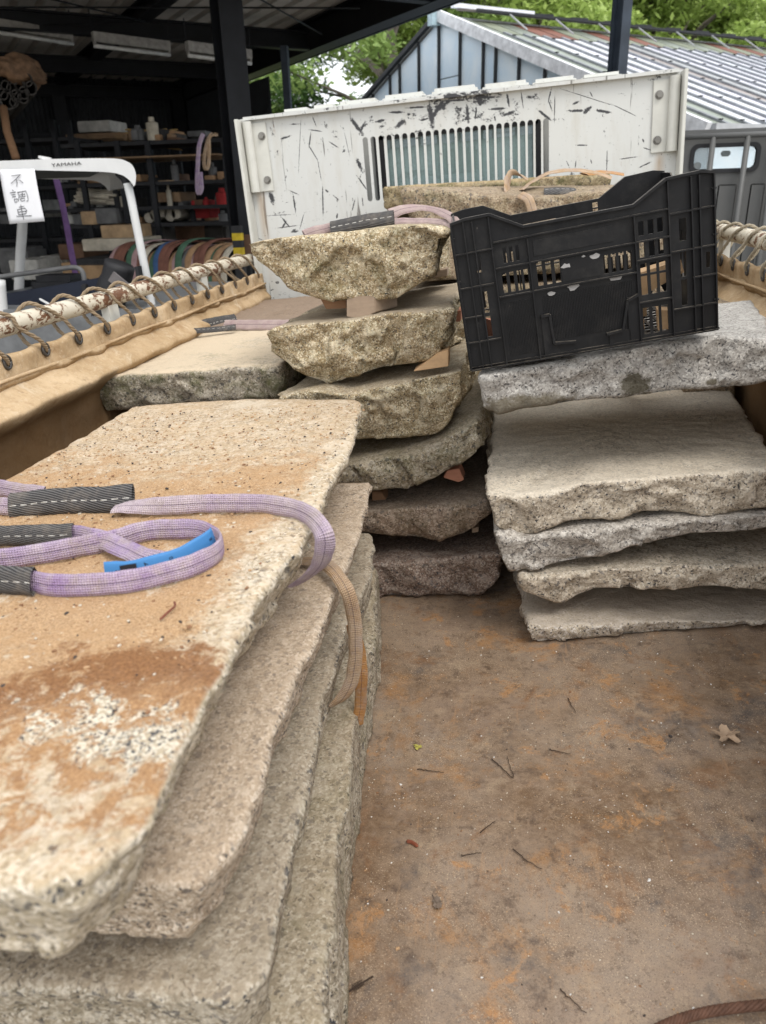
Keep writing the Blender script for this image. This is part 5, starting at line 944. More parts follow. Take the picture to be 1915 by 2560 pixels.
# straw / bamboo bundle
def bundle(name, label, cat, c0, c1, y, r, n, mat, seed, rr_=.010):
    g_ = random.Random(seed); a, b_ = gy(*c0, y), gy(*c1, y); mb = MB()
    for i in range(n):
        q = g_.uniform(0, 6.28); k = r * math.sqrt(g_.random()); o = np.array([0, math.cos(q) * k, math.sin(q) * k * .8]); o2 = o * g_.uniform(.6, 1.4); mb.tube([a + o + (g_.uniform(-.05, .05), 0, 0), (a + b_) / 2 + o * .9, b_ + o2 + (g_.uniform(-.1, .1), 0, 0)], rr_, 5)
    return tag(mb.build(name, mat), label, cat)
bundle('straw_bundle', 'bundle of straw coloured canes on the upper shelf', 'cane bundle', (332, 345), (440, 350), 8.1, .11, 60, M_['straw'], 1, .007)
bundle('rope_heap', 'tangled heap of pale rope on the rack', 'rope', (195, 490), (290, 495), 7.6, .09, 26, M_['cream'], 2, .012); bundle('rope_heap', 'pale rope bundle hanging at the top of the rack', 'rope', (190, 445), (280, 440), 7.5, .06, 20, M_['tan'], 4, .012)
# paper rolls
for i, (u, v, r) in enumerate([(388, 538, .035), (406, 530, .03), (425, 538, .035), (372, 545, .03), (440, 534, .03)]):
    c = gy(u, v, 7.55); o = MB().tube([c, c + np.array([0, .5, 0])], r * 1.6, 14).build('paper_roll', M_['cream'], smooth=False); tag(o, ['paper roll left of the middle in the row of rolls', 'smaller raised roll in the row of rolls', 'middle big paper roll in the row of rolls', 'leftmost small roll in the row of rolls', 'rightmost small roll in the row of rolls'][i], 'paper roll', 'paper rolls on the rack')
# pipes with tarp, upper left
pcs = [(8, 235, .045), (30, 222, .05), (52, 215, .05), (60, 232, .05), (78, 220, .055), (15, 215, .045), (40, 240, .05), (20, 250, .075), (58, 243, .05), (35, 255, .04), (68, 200, .05)]
for i, (u, v, r) in enumerate(pcs):
    c = gy(u, v, 6.6); mb = MB(); n = 14
    ring = lambda R, yy: [(c[0] - .75 * (yy - 6.6) + R * math.cos(t), yy, c[2] + R * math.sin(t)) for t in np.linspace(0, 2 * math.pi, n, endpoint=False)]
    vs = ring(r, 6.6) + ring(r, 8.2) + ring(r * .8, 6.6) + ring(r * .8, 8.2); f = []
    for k in range(n): k2 = (k + 1) % n; f += [(k, k2, n + k2, n + k), (2 * n + k, 3 * n + k, 3 * n + k2, 2 * n + k2), (k, 2 * n + k, 2 * n + k2, k2), (n + k, n + k2, 3 * n + k2, 3 * n + k)]
    o = mb.add(vs, f).build('steel_pipe', M_['dark2']); tag(o, ['small','fourth','upper','middle','rightmost','left upper','inner','biggest open','low right','lowest','topmost'][i] + ' dark pipe end in the bundle under the shed roof at upper left', 'pipe', 'pipe bundle hung at the upper left')
tb = MB(); g_ = np.random.RandomState(2); c = gy(22, 170, 6.5)
me = bpy.data.meshes.new('tarp'); bm = bmesh.new(); bmesh.ops.create_icosphere(bm, subdivisions=4, radius=1)
P = np.array([v.co[:] for v in bm.verts]); d = 1 + .35 * fbm(P, 1.5, 4, 77); 
for v, k in zip(bm.verts, d): v.co = Vector((c[0] + v.co.x * k * .10, c[1] + .2 + v.co.y * k * .3, c[2] + v.co.z * k * .11))
bm.to_mesh(me); bm.free(); tag(link('tarp_bundle', me, simple('brown_tarp', (.22, .13, .075), .8, 0, .5, 14), smooth=True), 'crumpled brown tarp bundle on the pipes at upper left', 'tarp')
tag(MB().tube([gy(8, 268, 6.3), gy(18, 330, 6.2), gy(40, 395, 6.1)], .03, 8).build('wooden_pole', w_br, smooth=True), 'leaning brown wooden pole at the left edge behind the cart', 'pole')
# hanging slings
def gsling(label, path, wd, width, mat, mat2=None):
    e = empty('hanging_sling', tuple(path[0]), label, 'sling', 'slings hanging in the shed'); link('strap', ribbon_mesh([np.array(p) - np.array(path[0]) for p in path], [wd] * len(path), width, .008), mat, e, smooth=True); return e
gsling('purple and beige sling loop hanging near the black post', [gy(508, 334, 6.2), gy(498, 365, 6.2), gy(494, 420, 6.2), gy(493, 470, 6.2), gy(497, 483, 6.2), gy(504, 470, 6.2), gy(501, 430, 6.2)], (1, 0, 0), .035, m_purp)
gsling('beige sling loop hanging right of the purple one', [gy(545, 336, 6.25), gy(525, 340, 6.25), gy(512, 380, 6.25), gy(510, 412, 6.25), gy(516, 422, 6.25), gy(522, 405, 6.25), gy(522, 345, 6.25)], (1, 0, 0), .03, m_tan)
gsling('long dark purple strap hanging behind the cart canopy', [gy(138, 436, 5.4), gy(160, 530, 5.4), gy(180, 640, 5.4), gy(192, 700, 5.4)], (1, .2, 0), .045, M_['purple'])
# trestle with draped slings
tpz = gy(450, 640, 6.6); e = empty('trestle_table', (tpz[0], 6.7, GZ), 'dark trestle in the shed buried under draped slings', 'trestle')
MB().box(-.9, .7, -.3, .4, tpz[2] - GZ - .05, tpz[2] - GZ).build('top', M_['dark'], e)
for x in (-.85, .65):
    for y in (-.25, .35): MB().box(x - .03, x + .03, y - .03, y + .03, 0, tpz[2] - GZ - .05).build('leg', m_stl, e)
cols = ['pink', 'rust', 'rust', 'tan', 'green', 'tan', 'rust', 'cream', 'tan', 'green', 'blue', 'rust', 'rust', 'tan', 'pink', 'green', 'grey', 'tan']
g_ = random.Random(5)
for i in range(26):
    cl = cols[i % len(cols)] if i > 5 else ['pink', 'rust', 'rust', 'rust', 'green', 'pink'][i]; u = 300 + i * 11; c = gy(u, 640, 6.5); x = c[0]; lift = g_.uniform(0, .07); zt_ = tpz[2] + .012 + lift
    pts = [np.array([x + .25, 7.05, zt_ - .05]), np.array([x + .16, 6.8, zt_ + .04]), np.array([x + .06, 6.5, zt_ + .05]), np.array([x, 6.37, zt_ - .04]), np.array([x - .02, 6.34, zt_ - .22]), np.array([x - .02, 6.34, zt_ - .34 - g_.uniform(0, .1)])]
    e2 = empty('draped_sling', tuple(pts[0]), '%s lifting sling draped over the trestle, number %s from the left' % ({'rust': 'rusty red', 'tan': 'tan', 'cream': 'cream', 'pink': 'faded pink', 'green': 'green', 'blue': 'blue', 'grey': 'grey'}[cl], ['one','two','three','four','five','six','seven','eight','nine','ten','eleven','twelve','thirteen','fourteen','fifteen','sixteen','seventeen','eighteen','nineteen','twenty','twenty one','twenty two','twenty three','twenty four','twenty five','twenty six'][i]), 'sling', 'slings draped over the trestle')
    link('strap', ribbon_mesh([p - pts[0] for p in pts], [(1, 0, 0)] * 6, .06, .012), M_[cl], e2, smooth=True)
p, q = gy(586, 655, 5.7), gy(604, 600, 5.7); e = empty('striped_guard', (p[0], 5.7, GZ), 'yellow and black striped corner guard beside the post', 'guard')
for i in range(5): MB().box(0, q[0] - p[0], 0, .05, p[2] - GZ + i * .05, p[2] - GZ + i * .05 + .05).build('stripe', M_['yellow' if i % 2 else 'dark'], e)
MB().box(0, q[0] - p[0], 0, .05, 0, p[2] - GZ).build('stand', M_['dark'], e)
# ------------------------------------------------------------------ golf cart
m_cw = simple('cart_white_plastic', (.66, .66, .65), .4, 0, .05); m_navy = (lambda n: n.fin(n.mix(n.math('MULTIPLY', n.wave(90, n.co, 0, 'X'), n.wave(90, n.co, 0, 'Z')), (.008, .010, .018), (.03, .04, .07)), n.bump(n.wave(90, n.co), .4, .002)))(N('navy_mesh', .6))
YC = 3.55; CO = np.array([-2.2, YC + .5, GZ]); cart = empty('golf_cart', tuple(CO), 'white golf cart with a canopy and a paper note taped to its edge', 'golf cart')
def cp(mb, name, mat, par=None, **k): mb.v = [tuple(np.array(p) - CO) for p in mb.v]; return mb.build(name, mat, par or cart, **k)
# canopy: rounded corner band, swept front edge profile extruded back
edge = [gy(u, v, YC) for u, v in [(-260, 410), (0, 402), (150, 397), (280, 396), (318, 404), (334, 418), (340, 440), (338, 462)]]; low = [gy(u, v, YC) for u, v in [(-260, 432), (0, 425), (150, 427), (262, 430), (300, 436), (318, 446), (328, 456), (334, 466)]]
E1 = spline(edge, 5); E2 = spline(low, 5); mb = MB(); m = len(E1); DEP = 1.15; lift = np.array([0, 0, .02]); DV = np.array([-.62, 1.0, 0])
vs = [tuple(p) for p in E1] + [tuple(p) for p in E2] + [tuple(p + DV * DEP) for p in E1] + [tuple(p + DV * DEP) for p in E2]; fs = []
for i in range(m - 1): fs += [(m + i, m + i + 1, i + 1, i), (i, i + 1, 2 * m + i + 1, 2 * m + i), (2 * m + i, 2 * m + i + 1, 3 * m + i + 1, 3 * m + i)]
fs += [(m - 1, 2 * m - 1, 4 * m - 1, 3 * m - 1), (0, 2 * m, 3 * m, m)]
mb.add(vs, fs); cano = cp(mb, 'canopy', m_cw, smooth=False)
un = MB(); x0, x1 = low[0][0], low[3][0]; zz = low[2][2]; un.obox((x0, YC + .03, zz + .005), (x1 - x0, 0, 0), DV * (DEP - .05), (0, 0, .01)); cp(un, 'canopy_lining', simple('grey_lining', (.10, .105, .10), .8), cano)
cp(MB().tube([gy(112, 398, YC + .2), gy(112, 392, YC + .2)], .03, 10), 'roof_knob', m_cw, cano)
me = text_mesh('YAMAHA', .036); me.transform(Matrix.Diagonal((1.0, .55, 1, 1))); me.transform(Matrix.Rotation(math.pi / 2, 4, 'X')); c = gy(167, 411, YC) - CO; me.transform(Matrix.Rotation(math.radians(-1.5), 4, 'Y')); me.transform(Matrix.Translation(Vector(c) + Vector((0, -.004, 0)))); link('maker_lettering', me, simple('grey_lettering', (.03, .03, .03)), cano)
def poly(pts, y, w0, mat, name): return cp(MB().tube(spline([gy(u, v, y) for u, v in pts], 6), w0, 12), name, mat, smooth=True)
poly([(318, 458), (326, 490), (340, 560), (356, 640), (372, 720), (385, 800)], YC + .04, .019, m_cw, 'canopy_post')
poly([(296, 430), (312, 445), (322, 468)], YC + .06, .022, m_blackp, 'post_elbow')
poly([(58, 440), (56, 560), (50, 650), (46, 760)], YC + .9, .028, m_cw, 'canopy_post'); poly([(-5, 700), (4, 790), (18, 880)], YC - .1, .032, m_cw, 'canopy_post')
sb = [gy(u, v, YC + .05) for u, v in [(-200, 790), (-200, 760), (0, 737), (150, 712), (272, 690), (276, 705), (262, 780), (240, 900), (-200, 1000)]]
mb = MB(); n = len(sb); mb.add([tuple(p) for p in sb] + [tuple(p + (0, .08, 0)) for p in sb], [tuple(range(n)), tuple(range(n, 2 * n))[::-1]] + [(i, i + n, (i + 1) % n + n, (i + 1) % n) for i in range(n)]); seat = cp(mb, 'seat_back', m_navy, bevel=.008)
for u, v in ((213, 726), (95, 770)): 
    p = gy(u, v, YC + .04); cp(MB().box(p[0] - .014, p[0] + .014, p[1] - .01, p[1] + .012, p[2] - .03, p[2] + .03), 'buckle', m_blackp, seat, bevel=.004)
cp(MB().tube([gy(100, 748, YC + .03), gy(130, 765, YC)], .006, 6), 'strut', m_cw, seat)
poly([(-40, 697), (60, 684), (150, 672), (190, 669), (206, 680), (212, 705)], YC + .12, .012, simple('grey_tube', (.12, .12, .12), .5), 'grab_rail')
sl = MB(); a, b_ = gy(70, 708, YC + .3), gy(178, 690, YC + .3); sl.box(a[0], b_[0], YC + .3, YC + .5, a[2] - .1, b_[2] + .0); cp(sl, 'seat_cushion', m_blackp, bevel=.03)
# bag well
bagc = [gy(u, v, YC - .05) for u, v in [(300, 660), (290, 700), (275, 745), (262, 800)]]; cp(MB().tube(spline(bagc, 4), [.07] * 5 + [.075] * 4 + [.08] * 4, 14), 'bag_well', m_blackp, smooth=True)
cp(MB().bar(gy(278, 690, YC - .13), gy(345, 745, YC - .13), .012, .05), 'bag_strap', simple('grey_strap', (.12, .11, .11), .7))
hd = MB(); a = gy(352, 682, YC - .05); hd.box(a[0] - .012, a[0] + .004, YC - .08, YC - .04, a[2] - .12, a[2] + .03); cp(hd, 'bag_bracket', m_blackp)
p0, p1 = gy(355, 760, YC - .1), gy(470, 735, YC - .1); cp(MB().box(-2.9, p1[0], YC - .15, YC + 1.1, GZ + .25, p0[2] - .02), 'body', simple('cart_body_grey', (.15, .155, .16), .4), bevel=.03)
for x in (-2.7, -1.75):
    for y in (YC + .1, YC + 1.0): w0 = cp(MB().tube([(x - .09, y, GZ + .24), (x + .09, y, GZ + .24)], .24, 22), 'wheel', m_blackp); cp(MB().tube([(x - .095, y, GZ + .24), (x + .095, y, GZ + .24)], .12, 16), 'rim', m_cw, w0)
# paper note with handwriting
YP = YC - .03; m_paper = simple('white_paper', (.78, .78, .80), .8, 0, .03)
pq = [gy(u, v, YP) for u, v in [(24, 560), (112, 553), (86, 422), (-2, 424)]]
mb = MB(); N1 = 10; vs = []; fs = []
for j in range(N1 + 1):
    for i in range(N1 + 1):
        s, t = i / N1, j / N1; p = (pq[0] * (1 - s) + pq[1] * s) * (1 - t) + (pq[3] * (1 - s) + pq[2] * s) * t; vs.append(p + np.array([0, -.006 * math.sin(math.pi * s) * (1 - t) - .004 * math.sin(3 * t), 0]))
for j in range(N1):
    for i in range(N1): a = j * (N1 + 1) + i; fs.append((a, a + 1, a + N1 + 2, a + N1 + 1))
mb.add(vs, fs); c = np.array(pq).mean(0); mb.v = [tuple(np.array(p) - c) for p in mb.v]
note = empty('paper_note', tuple(c), 'white paper note with three handwritten characters taped to the cart canopy', 'paper note'); sh_ = mb.build('sheet', m_paper, note, smooth=True); sh_.modifiers.new('t', 'SOLIDIFY').thickness = .0006
ST = [[(68, 141), (95, 137), (122, 134)], [(114, 138), (92, 162), (64, 186)], [(96, 160), (100, 180), (99, 204)], [(110, 164), (124, 172), (135, 183)],
 [(72, 224), (80, 232)], [(58, 242), (92, 236)], [(68, 254), (90, 250)], [(72, 266), (92, 262)], [(84, 278), (88, 298)], [(84, 279), (102, 276), (100, 294), (88, 297)],
 [(104, 238), (112, 262), (108, 292)], [(104, 238), (152, 230), (164, 262), (166, 288), (156, 290)], [(114, 254), (148, 248)], [(130, 240), (132, 264)], [(116, 266), (150, 261)], [(120, 276), (124, 290)], [(120, 276), (144, 273), (146, 287), (124, 290)],
 [(112, 326), (142, 320)], [(102, 340), (110, 370)], [(102, 340), (148, 332), (158, 345), (152, 364), (110, 370)], [(106, 355), (154, 349)], [(96, 380), (186, 376)], [(122, 312), (130, 355), (140, 400)]]
mb = MB()
for s in ST: mb.tube([gy(u * .423, 380 + v * .423, YP - .0085) - c for u, v in s], .0014, 5)
tag(mb.build('handwriting', simple('pencil_grey', (.10, .10, .11), .7), note), kind='stuff')
# ------------------------------------------------------------------ small silver truck at the right
m_kg = simple('silver_grey_paint', (.10, .10, .097), .45, 0, .06); KO = gy(1690, 560, 5.2); KO = np.array([KO[0], 5.2, GZ])
kei = empty('small_truck', tuple(KO), 'grey small truck cab seen from behind, past the right end of the headboard', 'small truck')
def kp(mb, name, mat, par=None, **k): mb.v = [tuple(np.array(p) - KO) for p in mb.v]; return mb.build(name, mat, par or kei, **k)
YK = 5.2
def yk(u, v, dy=0): return gy(u, v, YK + dy)
x0, x1 = yk(1665, 400)[0], yk(2150, 400)[0]; zt_ = yk(1690, 343)[2]; zr_ = yk(1915, 330)[2]
wx = (yk(1727, 400)[0], yk(1893, 400)[0]); wz = (yk(1800, 428)[2], yk(1800, 362)[2])
def rrect(x0, x1, z0, z1, r, n=6):
    o = []
    for cx, cz, a in ((x1 - r, z1 - r, 0), (x0 + r, z1 - r, 90), (x0 + r, z0 + r, 180), (x1 - r, z0 + r, 270)):
        for k in range(n + 1): t = math.radians(a + 90 * k / n); o.append((cx + r * math.cos(t), cz + r * math.sin(t)))
    return o
me = plate_curve([(x0, GZ + .3), (x1, GZ + .3), (x1, zt_), (x0, zt_)], [rrect(wx[0], wx[1], wz[0], wz[1], .035)], .02); me.transform(Matrix.Rotation(math.pi / 2, 4, 'X')); me.transform(Matrix.Translation(Vector((0, YK, 0)) - Vector(KO))); rear = link('cab_back', me, m_kg, kei)
me = plate_curve(rrect(wx[0] - .008, wx[1] + .008, wz[0] - .008, wz[1] + .008, .04), [rrect(wx[0] + .014, wx[1] - .014, wz[0] + .014, wz[1] - .014, .03)], .03); me.transform(Matrix.Rotation(math.pi / 2, 4, 'X')); me.transform(Matrix.Translation(Vector((0, YK - .008, 0)) - Vector(KO))); wfr = link('rear_window_seal', me, m_blackp, kei)
kp(MB().box(wx[0], wx[1], YK + .005, YK + .009, wz[0], wz[1]), 'rear_glass', glass('pale_glass', (.75, .88, .90), .05, .12), wfr)
kp(MB().box(x0, x1, YK + .01, YK + 1.25, zt_, zt_ + .035), 'cab_roof', m_kg, bevel=.01); kp(MB().box(x0, x0 + .03, YK + .01, YK + 1.2, GZ + .3, wz[0]).box(x0, x0 + .03, YK + .01, YK + .1, wz[0], zt_).box(x0, x0 + .03, YK + 1.1, YK + 1.2, wz[0], zt_), 'cab_side', m_kg)
kp(MB().box(x0, x1, YK + 1.2, YK + 1.25, GZ + .3, wz[0] - .02), 'cab_front', m_kg); kp(MB().box(x0 + .05, x1 - .05, YK + 1.215, YK + 1.22, wz[0], zt_), 'windscreen', glass('pale_glass_front', (.8, .9, .92), .05, .15))
for u in (1768, 1852, 1925, 2010): p = yk(u, 400)[0]; kp(MB().tube([(p, YK - .07, GZ + .6), (p + .004, YK - .07, zt_ - .01)], .016, 10), 'guard_bar', m_kg, smooth=True)
kp(MB().tube([(x0 + .05, YK - .07, zt_ - .005), (x1, YK - .07, zt_ - .005)], .016, 10), 'guard_bar', m_kg, smooth=True)
for u0, u1 in ((1712, 1745), (1790, 1835), (1870, 1905)):
    a, b_ = yk(u0, 500)[0], yk(u1, 500)[0]; kp(MB().box(a, b_, YK - .018, YK - .008, GZ + .5, yk(1800, 462)[2]), 'pressed_panel', m_kg, rear, bevel=.012)
p = yk(1743, 415); kp(MB().tube([(p[0], YK - .004, p[2]), (p[0], YK + .0, p[2])], .022, 20), 'round_sticker', simple('grey_sticker', (.25, .27, .27)), wfr)
p = yk(1878, 382); kp(MB().box(p[0] - .05, p[0] + .01, YK + .5, YK + .52, p[2] - .0, p[2] + .035), 'mirror', simple('brown_mirror', (.1, .07, .06)), bevel=.008)
kp(MB().box(x0 + .02, x1 - .1, YK - 1.9, YK - .12, GZ + .55, GZ + .62), 'load_bed', m_kg)
for x in (x0 + .15, x1 - .2):
    for y in (YK - 1.4, YK + .7): w0 = kp(MB().tube([(x - .07, y, GZ + .27), (x + .07, y, GZ + .27)], .27, 22), 'wheel', m_blackp); kp(MB().tube([(x - .075, y, GZ + .27), (x + .075, y, GZ + .27)], .15, 16), 'rim', m_cw, w0)
# ------------------------------------------------------------------ greenhouse
DG = 11.0; AP = np.array(gy(1100, 38, DG)); GO = np.array([AP[0], AP[1], GZ]); SLP = .375
gh = empty('greenhouse', tuple(GO), 'old greenhouse with a pale blue glazed gable and striped rusty roof', 'greenhouse')
def ghp(s, r, z): return AD * s + BD * r + np.array([0, 0, z])     # s to the left along the gable, r along the ridge
ZA = AP[2] - GZ; HW = 4.2; ZE = ZA - HW * SLP; RL = 26.
def gp(mb, name, mat, par=None, **k): return mb.build(name, mat, par or gh, **k)
m_bar = simple('dark_glazing_bar', (.02, .022, .025), .5); m_alu = simple('grey_aluminium', (.42, .43, .44), .4, .3, .1); m_pane = (lambda n: n.fin(n.mix(n.step(n.noise(2.5, 5, .6, None, .5), .35, .7), (.66, .82, .95), (.86, .95, 1.0)), n.bump(n.noise(1.5, 3), .2, .05)))(N('blue_white_film', .25, 0, .5))
m_pane2 = simple('pale_lower_film', (.34, .43, .47), .4, 0, .1)
# gable panes between uprights; measured upright positions
ups = [gy(u, 200, DG) for u in (0,)]
def gplane(u, v):
    d = RG @ np.array([u - CX, CY - v, -F_PX]); t = (AP - CAM).dot(BD) / d.dot(BD); p = CAM + d * t - AP; return p.dot(AD), p[2]
su = [gplane(u, v)[0] for u, v in [(935, 240), (978, 215), (1002, 200), (1050, 180), (1100, 150), (1153, 150), (1211, 160), (1242, 170), (1300, 190), (1365, 200)]]
su = [3.6, 3.0, 2.4] + [s for s in su] + [-2.3, -2.9, -3.5]; su = sorted(set(round(s, 3) for s in su)); bars = su
su = [-HW] + su + [HW]
zs = [0.0, 1.0, 2.0, ZE + .55]
for i in range(len(su) - 1):
    a, b_ = su[i] + .012, su[i + 1] - .012
    top = lambda s: ZA - abs(s) * SLP - .06
    mid = (a + b_) / 2; hz_ = [0.05, ZE - .1, min(top(a), top(b_)) * .0 + ZA - .62 - (.35 if i % 2 else 0.0) - (abs(mid) * .30)]
    cuts = [hz_[0], hz_[1], max(hz_[1] + .1, hz_[2])]
    for j in range(3):
        z0 = cuts[j]; 
        if j < 2: z1 = cuts[j + 1] - .012; P = [(a, z0), (b_, z0), (b_, z1), (a, z1)]
        else:
            if min(top(a), top(b_)) < z0 + .02: continue
            P = [(a, z0), (b_, z0), (b_, top(b_))] + ([(0, top(0))] if a < 0 < b_ else []) + [(a, top(a))]
        n = len(P); mb = MB().add([ghp(s, 0, z) for s, z in P] + [ghp(s, .008, z) for s, z in P], [tuple(range(n)), tuple(range(n, 2 * n))[::-1]] + [(k, k + n, (k + 1) % n + n, (k + 1) % n) for k in range(n)])
        gp(mb, 'gable_pane', m_pane)
for s in bars: gp(MB().bar(ghp(s, -.02, 0), ghp(s, -.02, ZA - abs(s) * SLP - .04), .026, .03, up=BD), 'glazing_bar', m_bar)
for sg in (1, -1):
    gp(MB().bar(ghp(0, -.05, ZA), ghp(sg * HW, -.05, ZE), .06, .05 if sg > 0 else .12), 'rake_trim', m_bar if sg > 0 else simple('white_trim', (.74, .75, .77), .4))
gp(MB().bar(ghp(0, -.09, ZA - .12), ghp(0, -.09, ZA + .10), .1, .12, up=BD), 'ridge_cap_end', simple('pale_blue_plate', (.40, .53, .58), .4))
# roof strips on the right slope (visible) and left slope
cols_r = [simple('roof_' + n_, c, .35, .1, .3, 2) for n_, c in (('pale', (.66, .68, .70)), ('white', (.70, .72, .77)), ('grey', (.42, .43, .43)), ('mossy', (.27, .30, .25)), ('rusty', (.36, .32, .30)), ('film', (.66, .66, .72)))]
m_rr = simple('rusty_red_strip', (.19, .085, .06), .7, 0, .4, 3); m_rg = simple('green_grey_strip', (.20, .22, .16), .7, 0, .3, 3)
g_ = random.Random(11); PITCH = .30; nst = int(RL / PITCH); strip = None
def strip_mesh(sg, s0, s1, w_):
    mb = MB(); P = []
    return MB().add([ghp(-s0, 0, ZA - s0 * SLP), ghp(-s0, w_, ZA - s0 * SLP), ghp(-s1, w_, ZA - s1 * SLP), ghp(-s1, 0, ZA - s1 * SLP)] + [ghp(-s0, 0, ZA - s0 * SLP - .02), ghp(-s0, w_, ZA - s0 * SLP - .02), ghp(-s1, w_, ZA - s1 * SLP - .02), ghp(-s1, 0, ZA - s1 * SLP - .02)] , [(0, 1, 2, 3), (7, 6, 5, 4), (0, 4, 5, 1), (1, 5, 6, 2), (2, 6, 7, 3), (3, 7, 4, 0)]).mesh('roof_sheet')
def bar_mesh(s0, s1): return MB().bar(ghp(-s0, 0, ZA - s0 * SLP + .012), ghp(-s1, 0, ZA - s1 * SLP + .012), .05, .02).mesh('roof_bar')
low_m = {}; up_m = {}
for m_ in cols_r: me = strip_mesh(1, .82, HW, PITCH - .05); me.materials.append(m_); low_m[m_.name] = me
for m_ in (m_rr, m_rg, cols_r[3]): me = strip_mesh(1, .12, .78, PITCH - .03); me.materials.append(m_); up_m[m_.name] = me
bmsh = bar_mesh(.80, HW); bmsh.materials.append(simple('dark_roof_bar', (.22, .23, .25), .4, .3))
def put(name, me, r):
    o = bpy.data.objects.new(name, me); COL.objects.link(o); o.parent = gh; o.location = Vector(BD * r); return o
for i in range(nst):
    r = .08 + i * PITCH; k = g_.random(); far = min(1, r / 9)
    m_ = (cols_r[0] if k < .35 else cols_r[3] if k < .6 else cols_r[2] if k < .75 else cols_r[5] if k < .93 else cols_r[4]) if r < 2.4 else (cols_r[5] if k < .55 else cols_r[1] if k < .85 else cols_r[0])
    put('roof_sheet', low_m[m_.name], r + .03); put('roof_bar', bmsh, r); put('ridge_strip', up_m[(m_rr if g_.random() < .42 else m_rg if g_.random() < .6 else cols_r[3]).name], r + .02)
nails = MB()
for i in range(nst):
    for s in np.arange(1.0, HW, .75): nails.obox(ghp(-s, .08 + i * PITCH - .02, ZA - s * SLP + .03), BD * .04, AD * .035, np.array([0, 0, .008]))
gp(nails, 'bar_clips', m_bar); bpy.data.objects['bar_clips']['kind'] = 'stuff'
gp(MB().add([ghp(0, 0, ZA), ghp(HW, 0, ZE), ghp(HW, RL, ZE), ghp(0, RL, ZA), ghp(0, 0, ZA - .02), ghp(HW, 0, ZE - .02), ghp(HW, RL, ZE - .02), ghp(0, RL, ZA - .02)], [(0, 3, 2, 1), (4, 5, 6, 7), (0, 1, 5, 4), (1, 2, 6, 5), (2, 3, 7, 6), (3, 0, 4, 7)]), 'far_slope', cols_r[0])
# open ridge vents
for j in range(3):
    r0_ = .35 + j * 8.6; r1_ = r0_ + 8.2
    gp(MB().add([ghp(.15, r0_, ZA + .10), ghp(.15, r1_, ZA + .10), ghp(-.26, r1_, ZA + .02), ghp(-.26, r0_, ZA + .02), ghp(.15, r0_, ZA + .12), ghp(.15, r1_, ZA + .12), ghp(-.26, r1_, ZA + .04), ghp(-.26, r0_, ZA + .04)], [(0, 1, 2, 3), (7, 6, 5, 4), (0, 4, 5, 1), (1, 5, 6, 2), (2, 6, 7, 3), (3, 7, 4, 0)]), 'ridge_vent', simple('brown_grey_vent', (.17, .15, .13), .6, 0, .35, 3))
    gp(MB().bar(ghp(-.28, r0_, ZA + .03), ghp(-.28, r1_, ZA + .03), .03, .03), 'vent_edge', m_bar); gp(MB().bar(ghp(.1, r0_ - .1, ZA + .14), ghp(.1, r0_ + 1.2, ZA + .14), .06, .05), 'vent_edge', cols_r[1])
    for q_ in np.arange(r0_ + .5, r1_, .75): gp(MB().bar(ghp(-.24, q_, ZA + .05), ghp(-.62, q_ + .02, ZA - .20), .015, .015), 'vent_stay', m_alu)
    for q_ in np.arange(r0_, r1_, .62): gp(MB().bar(ghp(.12, q_, ZA + .13), ghp(.12, q_ + .30, ZA + .14), .08, .03), 'ridge_tile', m_bar)
gp(MB().bar(ghp(-HW, 0, ZE), ghp(-HW, RL, ZE), .1, .1), 'eave_gutter', m_alu); gp(MB().add([ghp(-HW, 0, 0), ghp(-HW, RL, 0), ghp(-HW, RL, ZE), ghp(-HW, 0, ZE)], [(0, 1, 2, 3)]), 'side_glazing', m_pane)
gp(MB().add([ghp(HW, 0, 0), ghp(HW, RL, 0), ghp(HW, RL, ZE), ghp(HW, 0, ZE)], [(0, 1, 2, 3)]), 'side_glazing', m_pane)
# ------------------------------------------------------------------ trees behind
def leafm(name, c0, c1, seed=0):
    n = N(name, .55, 0, .35); c = n.mix(n.noise(.9, 3, .6), c0, c1); c = n.mix(n.math('MULTIPLY', n.xyz(n.voro(7))[0], .5), c, tuple(x * 1.5 for x in c1)); s_ = n.fin(c)
    t = n.t.nodes.new('ShaderNodeBsdfTranslucent'); ad = n.t.nodes.new('ShaderNodeMixShader'); n.L(c, t.inputs[0]); ad.inputs[0].default_value = .35; o_ = n.t.nodes['Material Output']; n.L(n.b.outputs[0], ad.inputs[1]); n.L(t.outputs[0], ad.inputs[2]); n.L(ad.outputs[0], o_.inputs[0]); return s_
m_lf = [leafm('leaf_bright', (.20, .30, .065), (.36, .45, .13)), leafm('leaf_mid', (.12, .20, .05), (.24, .33, .10)), leafm('leaf_dark', (.045, .10, .03), (.10, .18, .05))]
m_bark = simple('grey_brown_bark', (.10, .085, .07), .9, 0, .3, 4)
